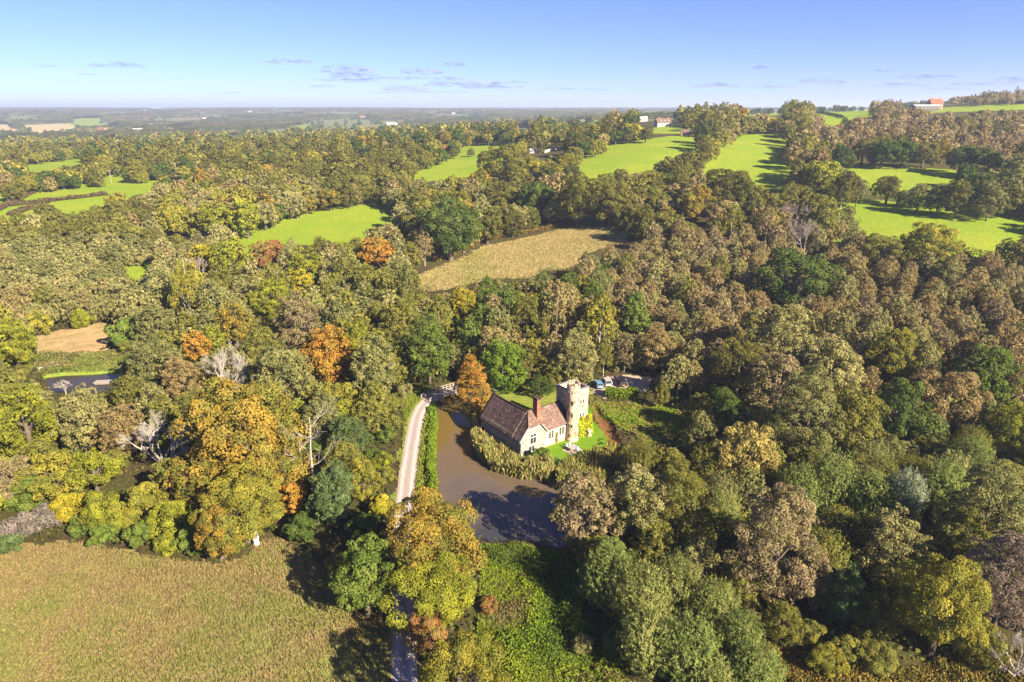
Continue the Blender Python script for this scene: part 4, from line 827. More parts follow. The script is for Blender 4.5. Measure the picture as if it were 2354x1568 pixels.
# crown centre (u, v), half width, kind, colour, height factor, label, short phrase when it serves as a landmark
HAND = [
 (30, 790, 50, 'maple', 'yelgreen', 1, 'yellow green tree at the left edge, above the pond', 'the yellow green tree above the pond'),
 (55, 962, 74, 'maple', 'yelgreen', 1.05, 'large lime yellow tree at the left edge, below the pond', 'the large lime tree below the pond'),
 (360, 742, 42, 'alder', 'graygreen', 1, 'grey green alder between the sand bank and the tall white-stemmed tree', 'the grey alder beside the sand bank'),
 (430, 668, 46, 'birch', 'yelolive', 1.25, 'tall tree with several bare white stems under a thin yellowish crown', 'the tall white-stemmed tree'),
 (452, 792, 36, 'maple', 'orange', 1, 'small orange tree at the foot of the tall white-stemmed tree', 'the small orange tree'),
 (540, 748, 42, 'maple', 'gold', 1, 'brilliant golden tree just beyond the small orange tree', 'the brilliant golden tree'),
 (490, 775, 30, 'maple', 'yelgreen', 1, 'yellow green tree squeezed between the small orange and the brilliant golden trees', None),
 (625, 690, 46, 'maple', 'yelgreen', 1, 'yellow green maple glowing among grey alders, beyond the brilliant golden tree', 'the glowing yellow green maple'),
 (690, 650, 34, 'maple', 'yellow', 1, 'yellow maple touching the glowing yellow green one, nearer the dry meadow', None),
 (693, 735, 56, 'alder', 'pink', .95, 'broad thinning tree with pinkish brown bare twigs between golden and orange trees', 'the broad pinkish brown tree'),
 (760, 830, 60, 'maple', 'orange', 1.05, 'big round orange tree left of the lane, largest of the orange ones', 'the big orange tree'),
 (345, 835, 55, 'alder', 'graygreen', 1, 'grey green alder standing over the far end of the pond', 'the alder at the end of the pond'),
 (420, 862, 46, 'alder', 'brown', .95, 'brown leaved alder beside the white dead tree, towards the pond', None),
 (300, 900, 40, 'alder', 'dkolive', .9, 'dark olive alder on the near bank at the end of the pond', None),
 (523, 862, 46, 'bare', 'white', 1.1, 'dead tree with upright bleached white branches among grey alders', 'the bleached dead tree'),
 (650, 868, 66, 'alder', 'graygreen', 1, 'grey green alder below the big orange tree', 'the alder below the big orange tree'),
 (600, 800, 44, 'alder', 'olive', 1, 'olive alder between the broad pinkish brown tree and the bleached dead tree', None),
 (360, 1005, 66, 'bare', 'white', .9, 'half dead spreading tree with crooked pale limbs, wrapped in ivy', 'the half dead spreading tree'),
 (375, 1020, 24, 'shrub', 'yelgreen', 1.6, 'column of light green ivy up the middle of the half dead spreading tree', None),
 (180, 960, 62, 'alder', 'paleolive', 1, 'pale olive alder beside the large lime tree', 'the pale alder beside the large lime'),
 (270, 985, 52, 'alder', 'brown', 1, 'brown alder with thin foliage beside the half dead spreading tree', None),
 (440, 940, 44, 'alder', 'olive', .9, 'olive alder between the half dead tree and the bleached dead tree', None),
 (130, 1085, 66, 'maple', 'yelolive', .8, 'yellowish olive bushy tree below the large lime tree', 'the bushy tree below the large lime'),
 (215, 1085, 56, 'maple', 'yelgreen', .85, 'yellow green bushy tree in front of the thin brown alder', None),
 (35, 1095, 52, 'alder', 'pink', .8, 'pinkish brown low tree cut by the left edge, above the grey thorn thicket', None),
 (565, 1018, 122, 'oak', 'gold', 1.1, 'giant golden oak, upper half, towering beside the lane and the rough meadow', 'the giant golden oak'),
 (470, 1105, 74, 'oak', 'gold', 1, 'golden oak limb mass on the pond side of the giant golden oak', None),
 (560, 1165, 84, 'oak', 'yelolive', 1, 'yellowish olive oak in front of the giant golden oak', None),
 (650, 1085, 74, 'oak', 'gold', 1, 'golden oak on the lane side of the giant golden oak, behind white trunks', None),
 (500, 1220, 64, 'oak', 'gold', 1.1, 'golden low oak hanging over the edge of the rough meadow', 'the golden oak at the meadow edge'),
 (675, 1140, 40, 'maple', 'orange', 1, 'orange foliage tree below the two white dead trunks', None),
 (60, 1128, 48, 'shrub', 'green', 1.1, 'green shrub behind the grey thorn thicket at the left edge', None),
 (45, 1205, 42, 'shrub', 'thorn', 1, 'leafless greyish thorn thicket at the left edge of the rough meadow', 'the grey thorn thicket'),
 (105, 1190, 36, 'shrub', 'thorn', 1, 'leafless greyish thorn bush beside the thicket, farther from the left edge', None),
 (175, 1170, 46, 'shrub', 'yellow', 1.1, 'bright yellow shrub between the leafless thorns and the yellow green hedge shrubs', 'the bright yellow shrub'),
 (250, 1180, 50, 'shrub', 'yelgreen', 1.15, 'yellow green hedge shrub next to the bright yellow shrub', None),
 (325, 1165, 52, 'shrub', 'yelolive', 1.2, 'yellowish olive hedge shrub midway along the far side of the rough meadow', None),
 (385, 1200, 46, 'shrub', 'yelgreen', 1.2, 'yellow green hedge shrub beside the shadow of the golden oaks', None),
 (320, 1230, 34, 'shrub', 'green', 1, 'low green shrub on the rough meadow edge, in front of the yellowish hedge', None),
 (395, 1248, 30, 'shrub', 'yelgreen', 1, 'low yellow green shrub at the meadow edge nearest the golden oaks', None),
 (240, 1232, 30, 'shrub', 'green', 1, 'low green shrub at the meadow edge, in front of the yellow green hedge', None),
 (20, 1245, 32, 'shrub', 'bluegreen', 1, 'low cool green shrub at the corner of the rough meadow below the thorns', None),
 (770, 1135, 60, 'alder', 'bluegreen', 1, 'cool green alder beside the lane, next to the white dead trunks', 'the cool green alder by the lane'),
 (740, 960, 46, 'alder', 'graygreen', 1, 'grey green alder between the giant golden oak and the lane', None),
 (800, 1000, 44, 'alder', 'bluegreen', .95, 'cool green alder left of the lane, level with the reeds', None),
 (862, 850, 62, 'alder', 'graygreen', 1, 'large grey green alder on the bend of the lane before the bridge', 'the large alder on the lane bend'),
 (848, 955, 38, 'alder', 'olive', .9, 'olive alder standing right on the left verge below the lane bend', None),
 (835, 1100, 46, 'maple', 'yelolive', 1, 'yellowish olive tree on the left side of the straight lane', None),
 (790, 1060, 44, 'alder', 'olive', 1, 'olive alder behind the yellowish tree on the left of the lane', None),
 (870, 1160, 30, 'shrub', 'yellow', 1.1, 'yellow shrub on the left lane verge', 'the yellow shrub on the lane verge'),
 (885, 1060, 24, 'shrub', 'yelgreen', 1.1, 'small yellow green shrub on the left lane verge opposite the reeds', None),
 (888, 1000, 18, 'shrub', 'green', 1.2, 'small green shrub on the left lane verge near the bend', None),
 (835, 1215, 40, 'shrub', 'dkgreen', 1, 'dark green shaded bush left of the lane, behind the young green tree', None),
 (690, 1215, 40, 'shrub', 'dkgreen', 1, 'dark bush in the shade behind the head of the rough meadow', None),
 (838, 1325, 74, 'maple', 'green', 1.2, 'young green tree on the left of the lane at the meadow corner', 'the young green tree'),
 (992, 1262, 104, 'oak', 'gold', 1.1, 'large golden oak between the lane and the moat, in front of the water', 'the large golden oak by the moat'),
 (990, 1358, 90, 'oak', 'yelgreen', 1, 'yellow green oak just in front of the large golden oak by the moat', None),
 (985, 1450, 48, 'maple', 'rust', .9, 'rusty brown young tree at the foot of the yellow green oak', None),
 (1055, 1575, 104, 'maple', 'yelolive', 1.2, 'yellowish bushy tree at the bottom edge, right of the shaded lane', None),
 (1125, 1395, 22, 'shrub', 'rust', 1, 'rusty brown dead bracken bush beside the yellow green oak', None),
 (1340, 1170, 74, 'alder', 'pink', 1.05, 'pinkish grey alder with pale limbs standing in the corner of the moat', 'the pinkish alder in the moat corner'),
 (1480, 1150, 80, 'alder', 'paleolive', 1, 'pale olive alder right of the moat, beside the pinkish one', 'the pale alder right of the moat'),
 (1560, 1180, 72, 'alder', 'olive', 1.05, 'tall olive alder behind the soft green willows', None),
 (1612, 985, 38, 'alder', 'graygreen', 1, 'grey green tree at the foot of the grass slope, alone', 'the grey tree below the grass slope'),
 (1522, 905, 20, 'alder', 'olive', 1.2, 'slim dark tree at the end of the clipped hedge by the yard', 'the slim tree by the clipped hedge'),
 (1718, 1050, 64, 'maple', 'goldpale', 1, 'pale gold weeping tree in the wood right of the stream', 'the pale gold weeping tree'),
 (1790, 1250, 88, 'alder', 'pink', 1.15, 'tall tapering pinkish alder in front of the pale gold weeping tree', 'the tall tapering pinkish alder'),
 (1660, 1180, 40, 'willow', 'willowp', 1.1, 'narrow pale green willow squeezed beside the tall tapering alder', None),
 (1835, 1130, 48, 'willow', 'willowg', 1.2, 'soft green willow just behind the tall tapering alder', None),
 (1910, 1110, 58, 'willow', 'willowg', 1.15, 'feathery soft green willow in front of the massive grey alders', 'the feathery willow'),
 (2000, 1150, 52, 'willow', 'willowg', 1.1, 'soft green willow between the feathery and the silver willows', None),
 (2085, 1135, 42, 'willow', 'silver', 1.2, 'silver leaved willow, palest tree in the right-hand wood', 'the silver willow'),
 (2170, 1120, 56, 'willow', 'willowg', 1, 'dull soft green willow on the far side of the silver willow, towards the right edge', None),
 (2270, 1180, 84, 'alder', 'graygreen', 1, 'large grey green alder at the right edge behind the brown twiggy tree', 'the large alder at the right edge'),
 (2065, 1255, 66, 'alder', 'paleolive', 1, 'rounded pale olive tree above the dark gap in the wood', None),
 (1945, 1370, 50, 'alder', 'bluegreen', 1.1, 'fresh cool green young tree between two dark shaded gaps', 'the fresh green young tree'),
 (2165, 1400, 88, 'oak', 'yelolive', 1.25, 'tall olive gold oak near the lower right corner', 'the tall olive gold oak'),
 (2315, 1330, 72, 'alder', 'twig', 1.1, 'brown twiggy nearly leafless tree at the right edge', 'the brown twiggy tree'),
 (2345, 1500, 50, 'bare', 'white', .9, 'fallen looking dead tree with white branches in the lower right corner', None),
 (1400, 1330, 60, 'willow', 'willowg', 1.05, 'soft green willow clump nearest the moat, lower middle', None),
 (1470, 1370, 66, 'willow', 'willowp', 1.1, 'pale green willow clump beside the marsh, second from the moat', 'the pale willow clump by the marsh'),
 (1555, 1345, 58, 'willow', 'willowp', 1.1, 'pale green willow clump behind the marsh, at the foot of tall alders', None),
 (1490, 1470, 66, 'willow', 'willowp', 1, 'broad pale green willow spreading over the marsh edge', None),
 (1580, 1490, 70, 'willow', 'willowg', 1, 'big soft green willow at the bottom edge, right of the marsh', None),
 (1640, 1395, 54, 'willow', 'willowp', 1.1, 'pale green willow in front of the tall tapering alder', None),
 (1700, 1460, 50, 'willow', 'willowg', 1, 'soft green willow beside the yellow sedge', None),
 (1740, 1540, 56, 'willow', 'willowg', .95, 'soft green willow at the bottom edge, amid yellow sedge', None),
 (1640, 1555, 50, 'willow', 'willowp', .9, 'pale green willow cut by the bottom edge', None),
 (1345, 1480, 26, 'shrub', 'paleolive', 1, 'pale olive bush alone in the marsh below the willows', None),
 (1900, 1520, 40, 'shrub', 'yelolive', 1, 'yellowish bush at the bottom among the sedge', None),
 (2010, 1510, 40, 'shrub', 'olive', 1, 'olive bush below the fresh green young tree', None),
 (1080, 872, 50, 'cypress', 'orange', .9, 'feathery orange conifer beside the bridge and the hall roof', 'the feathery orange conifer'),
 (1155, 828, 54, 'alder', 'brightgreen', .95, 'fresh green tree right behind the orange conifer', 'the fresh green tree behind the conifer'),
 (1070, 705, 34, 'maple', 'yellow', 1.3, 'tall yellow tree with uneven crown in the wood behind the bridge', 'the tall yellow tree'),
 (1045, 755, 28, 'maple', 'yelgreen', 1, 'yellow green low part tree under the tall yellow tree', None),
 (985, 800, 56, 'alder', 'green', 1.1, 'green alder right behind the bridge rail', 'the green alder behind the bridge'),
 (920, 740, 52, 'alder', 'olive', 1, 'olive alder in the wood behind the lane bend', None),
 (1325, 825, 50, 'alder', 'paleolive', 1.05, 'pale yellowish green tree directly behind the square tower', 'the pale tree behind the tower'),
 (1270, 815, 36, 'birch', 'tan', 1, 'tan birch beside the pale tree behind the tower', None),
 (1280, 720, 42, 'birch', 'tan', 1.15, 'tall tan birch in the wood behind the hall', 'the tall tan birch behind the hall'),
 (1210, 735, 46, 'alder', 'olive', 1.1, 'olive alder in the wood behind the hall', None),
 (1380, 740, 40, 'birch', 'yelolive', 1.15, 'yellowish birch in the wood above the parked cars', None),
 (1510, 800, 44, 'alder', 'brown', 1, 'brown leaved tree overhanging the parked cars', 'the brown tree above the cars'),
 (1460, 720, 40, 'alder', 'green', 1, 'green alder in the dark wood above the cars', None),
 (1245, 1045, 20, 'shrub', 'green', 1.1, 'bushy green shrub against the foot of the timber gable', 'the shrub by the timber gable'),
 (1278, 1065, 13, 'shrub', 'bluegreen', 1, 'small green shrub on the lawn edge by the moat', None),
 (1836, 645, 78, 'oak', 'dkgreen', .85, 'broad dark green oak island in the brown birch wood', 'the broad dark oak in the birch wood'),
 (1800, 775, 72, 'alder', 'paleolive', 1, 'pale olive tree, highest of the massive alders above the stream', 'the highest massive alder'),
 (1790, 880, 66, 'alder', 'pink', 1, 'pinkish massive alder on the house side', None),
 (1910, 850, 66, 'alder', 'paleolive', 1.05, 'pale olive massive alder beside the pinkish one', None),
 (1860, 955, 84, 'alder', 'graygreen', 1, 'grey massive alder above the pale gold weeping tree', None),
 (1960, 960, 70, 'alder', 'olive', 1, 'olive massive alder behind the feathery willow', None),
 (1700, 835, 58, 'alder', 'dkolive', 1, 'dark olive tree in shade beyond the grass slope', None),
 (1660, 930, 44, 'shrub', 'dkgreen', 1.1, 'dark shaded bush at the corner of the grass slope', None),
 (2060, 810, 50, 'maple', 'yelolive', 1.2, 'yellow tipped hornbeam with spiky top in the birch wood', 'the spiky yellow tipped hornbeam'),
 (2060, 945, 60, 'maple', 'dkgreen', 1.1, 'dark green tree below the spiky yellow tipped hornbeam', None),
 (2175, 920, 66, 'oak', 'brown', 1.1, 'brown leaved oak beside the dark green tree, right wood', 'the brown oak in the right wood'),
 (2275, 860, 62, 'maple', 'green', 1.1, 'green tree at the right edge of the wood, above the yellow green one', None),
 (2320, 985, 54, 'maple', 'yelgreen', 1.1, 'yellow green tree at the right edge, brightest of the right wood', None),
 (2140, 558, 62, 'oak', 'yelolive', .8, 'spreading oak standing out into the lowest bright field on the right', 'the spreading field oak'),
 (2030, 577, 48, 'oak', 'olive', .8, 'olive oak on the near edge of the lowest bright right-hand field', None),
 (2340, 580, 44, 'oak', 'dkolive', .85, 'dark olive oak at the right edge below the bright field', None),
 (1330, 455, 58, 'oak', 'dkolive', 1.05, 'tall dark olive oak at the head of the dry meadow', 'the dark oak at the meadow head'),
 (1405, 470, 52, 'oak', 'dkolive', 1, 'dark olive oak beside the tall one at the head of the dry meadow', None),
 (1237, 455, 46, 'oak', 'dkgreen', 1, 'dark green round oak left of the pair at the meadow head', None),
 (1160, 378, 56, 'oak', 'olive', .8, 'broad olive oak clump between the two far green fields', 'the broad oak between far fields'),
 (1220, 385, 36, 'oak', 'yelolive', .85, 'yellowish oak joined to the broad clump between the far fields', None),
 (1035, 525, 62, 'oak', 'dkgreen', 1.15, 'tall dark green oak on the left bank of the dry meadow', 'the tall dark oak by the dry meadow'),
 (965, 500, 60, 'oak', 'olive', 1, 'olive oak behind the tall dark oak by the dry meadow', None),
 (870, 578, 44, 'oak', 'orange', .95, 'orange oak between the bright field and the dry meadow', 'the orange oak by the dry meadow'),
 (617, 585, 44, 'oak', 'rust', .85, 'rust topped oak on the lower edge of the long bright field', 'the rust topped oak'),
 (525, 590, 46, 'maple', 'yelgreen', 1.05, 'yellow green tree beside the rust topped oak', None),
 (470, 590, 34, 'maple', 'yellow', 1, 'small yellow tree at the lower corner of the long bright field', None),
 (705, 620, 44, 'maple', 'yelgreen', 1, 'yellow green tree below the long bright field', None),
 (405, 505, 46, 'oak', 'yelolive', 1, 'yellowish olive oak, first of the sunlit row beside the long field', 'the sunlit oak row'),
 (497, 505, 42, 'oak', 'yelgreen', 1, 'yellow green oak in the middle of the sunlit row beside the long field', None),
 (565, 498, 40, 'maple', 'yelgreen', 1.1, 'bright yellow green tree ending the sunlit row beside the long field', None),
 (1600, 470, 50, 'oak', 'gold', .9, 'golden oak in the wood below the two strip fields', 'the golden oak below the strip fields'),
 (1680, 435, 60, 'oak', 'dkolive', .9, 'dark olive oak on the near end of the shaded strip field', None),
 (1885, 405, 46, 'oak', 'yelgreen', 1, 'sunlit yellow green oak on the hedge line right of the shaded strip', 'the sunlit hedge oak'),
 (1026, 322, 18, 'oak', 'gold', 1.05, 'golden tree beside the far middle field', 'the golden tree by the far field'),
 (1083, 350, 10, 'oak', 'olive', .95, 'lone small tree standing in the far middle field', None),
 (1826, 486, 34, 'bare', 'twig', 1, 'bare purplish tree in the hedge belt right of the golden oak', 'the bare purplish tree'),
 (1852, 548, 32, 'bare', 'twig', 1.2, 'tall bare pale-stemmed tree near the lowest bright field', None),
 (457, 618, 22, 'bare', 'twig', 1.1, 'small bare pale tree under the small yellow tree', None),
 (147, 884, 18, 'bare', 'white', .8, 'small bare white bush standing in the edge of the pond', None),
 (90, 745, 30, 'shrub', 'yelolive', 1.2, 'yellowish bush on the far side of the sand bank', None),
 (185, 735, 24, 'shrub', 'yelgreen', 1.2, 'yellow green bush at the top edge of the sand bank', None),
 (290, 770, 40, 'shrub', 'green', 1.1, 'green bush at the right end of the sand bank', None),
 (1215, 838, 36, 'alder', 'dkolive', 1, 'dark olive tree in the yard corner behind the chimney', None),
 (1272, 850, 34, 'alder', 'olive', .9, 'olive tree just left of the square tower, shading the yard', None),
 (1972, 440, 27, 'alder', 'graygreen', 1, 'grey green tree at the lane end of the hedge between the two right-hand fields', None),
 (2042, 434, 34, 'oak', 'dkolive', .95, 'dark olive oak, second along the hedge between the two right-hand fields', None),
 (2085, 460, 24, 'shrub', 'graygreen', 1.2, 'grey green low bush in the hedge between the two right-hand fields', None),
 (2112, 450, 28, 'alder', 'graygreen', 1, 'grey green tree in the middle of the hedge between the two right-hand fields', None),
 (2160, 452, 30, 'alder', 'graygreen', 1, 'larger grey green tree beside the middle of that right-hand field hedge', None),
 (2205, 450, 36, 'alder', 'dkolive', 1, 'dark olive tree towards the shaded end of the right-hand field hedge', None),
 (2245, 425, 40, 'oak', 'dkgreen', .95, 'dark green oak at the shaded end of the small sloping field', None),
 (2278, 455, 38, 'alder', 'graygreen', 1, 'grey green tree beyond the dark oak in the right-hand field hedge', None),
 (2325, 458, 40, 'oak', 'dkolive', 1, 'dark oak ending the right-hand field hedge at the picture edge', None),
 (1938, 360, 30, 'oak', 'dkgreen', 1, 'dark green oak, first of the dark row above the small sloping field', None),
 (1985, 345, 34, 'oak', 'dkolive', 1, 'dark olive oak, second of the dark row above the small sloping field', None),
 (2030, 352, 34, 'oak', 'dkgreen', 1, 'dark green oak, third of the dark row above the small sloping field', None),
 (2078, 350, 34, 'oak', 'dkgreen', 1, 'dark green oak, fourth of the dark row above the small sloping field', None),
 (2125, 352, 32, 'oak', 'dkolive', 1, 'dark olive oak, fifth of the dark row above the small sloping field', None),
 (2168, 348, 24, 'maple', 'gold', 1, 'golden tree glowing in the dark row above the small sloping field', 'the golden tree in the dark row'),
 (2212, 362, 36, 'oak', 'dkgreen', 1, 'dark green oak beside the golden tree of the dark row', None),
 (2265, 370, 38, 'oak', 'dkgreen', 1, 'dark green oak ending the dark row towards the right edge', None),
 (1870, 1335, 50, 'alder', 'pink', 1, 'pinkish brown alder between the tall tapering alder and the fresh green young tree', None),
 (1700, 1345, 46, 'alder', 'olive', 1, 'olive alder at the foot of the tall tapering alder', None),
 (1590, 1290, 50, 'alder', 'paleolive', 1, 'pale olive alder behind the willow clumps', None),
 (1510, 1255, 46, 'alder', 'olive', 1, 'olive alder in front of the pale alder right of the moat', None),
 (2215, 1235, 56, 'alder', 'olive', 1, 'olive alder beside the large alder at the right edge', None),
 (1990, 1235, 46, 'alder', 'dkolive', 1, 'dark olive alder behind the dark gap in the wood', None),
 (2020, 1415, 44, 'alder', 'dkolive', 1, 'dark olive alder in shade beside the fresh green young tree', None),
 (2250, 1480, 46, 'maple', 'olive', 1, 'olive low tree beside the white fallen dead tree', None),
 (1800, 1430, 40, 'alder', 'olive', 1, 'olive alder above the yellow sedge', None),
 (1186, 884, 20, 'shrub', 'dkolive', 1.2, 'dark olive bush in the yard behind the hall roof', None),
 (1238, 884, 24, 'alder', 'dkgreen', .9, 'dark green small tree in the yard behind the chimney', None),
 (1262, 890, 15, 'shrub', 'dkgreen', 1.2, 'dark bush against the left wall of the square tower', None),
]
LAND = [((1100, 950), 'the timber hall'), ((1320, 890), 'the square tower'), ((1015, 905), 'the bridge'), ((175, 778), 'the sand bank'), ((1200, 590), 'the dry meadow'), ((1450, 360), 'the first strip field'), ((1730, 360), 'the shaded strip field'), ((2150, 515), 'the lowest bright field'), ((2080, 410), 'the small sloping field'), ((740, 515), 'the long bright field'), ((180, 445), 'the striped left fields'), ((1045, 383), 'the far middle field'), ((1525, 282), 'the white farmhouse'), ((1207, 287), 'the red roofed house'), ((2140, 240), 'the hilltop barns'), ((1940, 262), 'the hilltop field'), ((190, 885), 'the pond'), ((1390, 880), 'the parked cars'), ((1190, 340), 'the paddock'), ((110, 378), 'the small left field')]
for u, v, r, kind, colr, hs, lab, mark in HAND:
    r *= (1.18 if u > 1380 and v > 1000 else 1.06) if v > 640 else 1.0; x, y, z, R = seat(u, v, r, kind, hs)
    plant(x, y, z, R, kind, colr, lab, r, hs=hs)
    TREES.append((u, v, r, kind, x, y, R))
    if mark: LAND.append(((u, v), mark))
NH = len(TREES)

# ---- the woods between: every tree that shows is planted by itself; the small and far ones are one woodland
def zone(u, v, a, b):
    """kind, colour, crown radius for a spot seen at (u, v); a, b random in 0..1"""
    def pick(t, q): 
        s = 0
        for w_, x in t:
            s += w_
            if q * sum(p[0] for p in t) <= s: return x
        return t[-1][1]
    if v < 300 and u < 1000: return ('oak', pick([(4, 'dkolive'), (3, 'olive'), (2, 'dkgreen'), (1, 'tan')], b), 3.6 + 2.4 * a)
    if u > 1860 and v < 385: return (pick([(7, 'birch'), (3, 'oak')], a), pick([(4, 'brown'), (3, 'pink'), (2, 'tan'), (2.5, 'dkolive'), (.4, 'gold'), (1, 'dkgreen'), (1.5, 'olive')], b), 2.8 + 2.0 * a)
    if u > 1900 and v < 520: return (pick([(4, 'alder'), (4, 'oak'), (2, 'birch')], a), pick([(4, 'dkolive'), (3, 'graygreen'), (2, 'dkgreen'), (2, 'brown')], b), 4 + 2.5 * a)
    if u > 1380 + max(0, (700 - v)) * .35 and 540 < v < 900: return (pick([(8, 'birch'), (2, 'alder'), (.7, 'oak')], a), pick([(5, 'tan'), (2.5, 'brown'), (2, 'pink'), (3, 'paleolive'), (2.6, 'olive'), (.8, 'dkolive')], .5 * b + .5 * ((a * 7.3) % 1)), 2.5 + 1.5 * (1 - a))
    if v < 420 and u < 1650: return (pick([(8, 'oak'), (1.5, 'alder')], a), pick([(5, 'olive'), (3, 'dkolive'), (1.5, 'dkgreen'), (2.6, 'yelolive'), (.5, 'gold'), (.9, 'tan'), (.2, 'rust')], b), 3.6 + 3.0 * a)
    if v < 560 and u > 1380: return (pick([(5, 'oak'), (3, 'birch'), (2, 'alder')], a), pick([(3, 'dkolive'), (4, 'olive'), (2.5, 'tan'), (1, 'brown'), (1.6, 'yelolive'), (.6, 'gold')], b), 4 + 3 * (1 - a))
    if v < 560: return (pick([(5, 'oak'), (4, 'alder')], a), pick([(5, 'olive'), (2.5, 'dkolive'), (2.5, 'paleolive'), (1.5, 'tan'), (2.2, 'yelolive'), (.6, 'gold'), (.8, 'dkgreen')], b), 4.2 + 3 * (1 - a))
    if u < 480 and v < 760: return (pick([(8, 'alder'), (2, 'shrub')], a), pick([(4, 'graygreen'), (3, 'paleolive'), (2, 'tan'), (2, 'olive'), (.6, 'yelolive')], b), 3.4 + 2 * a)
    if u < 950 and v < 930: return (pick([(7, 'alder'), (1.5, 'maple'), (1, 'birch')], a), pick([(4, 'graygreen'), (3, 'olive'), (2, 'paleolive'), (1.3, 'yelgreen'), (1, 'yelolive'), (.8, 'tan')], b), 3.6 + 1.6 * a)
    if v < 900: return (pick([(5, 'alder'), (4, 'birch')], a), pick([(4, 'olive'), (3, 'graygreen'), (2, 'tan'), (2, 'green'), (1, 'yelolive'), (1, 'brown')], b), 3.2 + 1.5 * a)
    if u < 950: return (pick([(6, 'shrub'), (4, 'alder')], a), pick([(3, 'yelolive'), (3, 'olive'), (2, 'yelgreen'), (2, 'green')], b), 2.4 + 1.4 * a)
    return (pick([(5, 'alder'), (3, 'willow'), (2, 'shrub')], a), pick([(3, 'graygreen'), (3, 'olive'), (2, 'willowg'), (1, 'dkolive')], b), 2.8 + 1.5 * a)
LAWN_FRONT = [(1186, 1052), (1262, 1085), (1330, 1064), (1387, 1040), (1398, 1016), (1388, 994), (1362, 975)]
BUILT = [[(a - w_, b - h_), (a + w_, b - h_), (a + w_, b + 4), (a - w_, b + 4)] for a, b, w_, h_ in ((1523, 292, 36, 22), (1207, 293, 14, 18), (2125, 246, 50, 14), (1227, 354, 12, 9), (1478, 283, 14, 14), (1583, 314, 18, 10), (1272, 350, 24, 12), (257, 424, 6, 28), (406, 406, 6, 26), (455, 402, 5, 24))]
KEEP_OFF = BUILT + PASTURES + [MEADOW_MID, MEADOW_NEAR, SAND, POND, POND_BANK, MOAT, STREAM, LAWN_FRONT, SLOPE, GRAVEL, MARSH, HOUSE_SEEN] + [P for P, _ in FAR_FIELDS]
lane_px = [project(p[0], p[1], .9)[:2] for p in W_LANE]
CL = []
for s, y0, y1 in ((6.2, 62, 150), (5.6, 150, 262), (8.2, 262, 460), (9.6, 460, 760), (12.5, 760, 1500)):
    nx = int(1.9 * y1 / s); ny = int((y1 - y0) / s)
    gx, gy = np.meshgrid(np.arange(nx) - nx / 2, np.arange(ny)); gx = gx * s + rng.uniform(-.42, .42, gx.shape) * s; gy = y0 + gy * s + rng.uniform(-.42, .42, gy.shape) * s
    m = np.abs(gx) < .8 * gy + 12; CL.append(np.stack([gx[m], gy[m]], -1))
NB = sum(map(len, CL)); CL.append(CL[0] + rng.normal(0, 2.2, CL[0].shape)); CL.append(CL[1] + rng.normal(0, 2.2, CL[1].shape)); CL = np.concatenate(CL); zc = land(CL[:, 0], CL[:, 1]); RA, RB = rng.random(len(CL)), rng.random(len(CL))
cluster = np.clip(RB * .5 + .5 * np.clip((fbm(CL[:, 0] / 34, CL[:, 1] / 34, 21, 2) - .25) * 2, 0, 1), 0, 1)
cand = []
for (x, y), z, a, b in zip(CL, zc, RA, cluster):
    u, v, dep = project(x, y, z + 6); kind, colr, R = zone(float(u), float(v), a, b); 
    if len(cand) >= NB: kind, R = 'shrub', 1.3 + 1.3 * a; colr = {'tan': 'olive', 'brown': 'dkolive', 'pink': 'olive', 'yelgreen': 'green'}.get(colr, colr)
    cand.append((x, y, z, R, kind, colr))
X = np.array([c[0] for c in cand]); Y = np.array([c[1] for c in cand]); Z = np.array([c[2] for c in cand]); RR = np.array([c[3] for c in cand])
HC = np.array([KIND[c[4]][1] for c in cand]) * RR; HT = HC + np.array([KIND[c[4]][0] for c in cand]) * RR
U, Vv, D = project(X, Y, Z + HC); _, VT, _ = project(X, Y, Z + HT); _, VB, _ = project(X, Y, Z); RP = RR * FP / D; HP = (VB - VT) / 2
SKYL = np.array([(-300, 318), (0, 314), (200, 309), (400, 298), (500, 290), (560, 278), (640, 276), (720, 284), (820, 280), (1000, 270), (1100, 262), (1250, 252), (1400, 247), (1550, 241), (1700, 231), (1850, 223), (1950, 219), (2060, 224), (2120, 232), (2200, 222), (2280, 206), (2354, 194), (2600, 178)])
ok = VT > np.interp(U, SKYL[:, 0], SKYL[:, 1]) + RB * 6
ok &= (U > -160) & (U < 2514) & (VT < 1640)
for P in KEEP_OFF:
    for uu, vv in [(U, VB + (VT + .1 * HP - VB) * q_) for q_ in (0, .17, .33, .5, .67, .83, 1)] + [(U - .6 * RP, Vv), (U + .6 * RP, Vv), (U - .5 * RP, VT + .4 * HP), (U + .5 * RP, VT + .4 * HP)]: ok &= ~inside(P, uu, vv)
lu = np.array(lane_px); ok &= poly_dist([tuple(p) for p in lu[lu[:, 1] < 1240]], U, VT, False) > RP * .8 + 14
ok &= poly_dist(W_LANE, X, Y, False) > RR * .7 + 2.2; ok &= ~inside(W_SEDGE, X, Y)
for P in (W_MOAT, W_STREAM): ok &= ~(inside(P, X, Y) | (poly_dist(P, X, Y) < RR * .6))
hx, hy = house_xy(9, 4); ok &= np.hypot(X - hx, Y - hy) > 13
ts = np.array([TO_SUN.x, TO_SUN.y]) / math.hypot(TO_SUN.x, TO_SUN.y)          # keep the sun's path to the house clear, as it is
px_, py_ = X - hx, Y - hy; al = px_ * ts[0] + py_ * ts[1]; ac = np.abs(-px_ * ts[1] + py_ * ts[0]); ok &= ~((al > 0) & (al < 40) & (ac < 9) & (HT > 2 + al * .5))
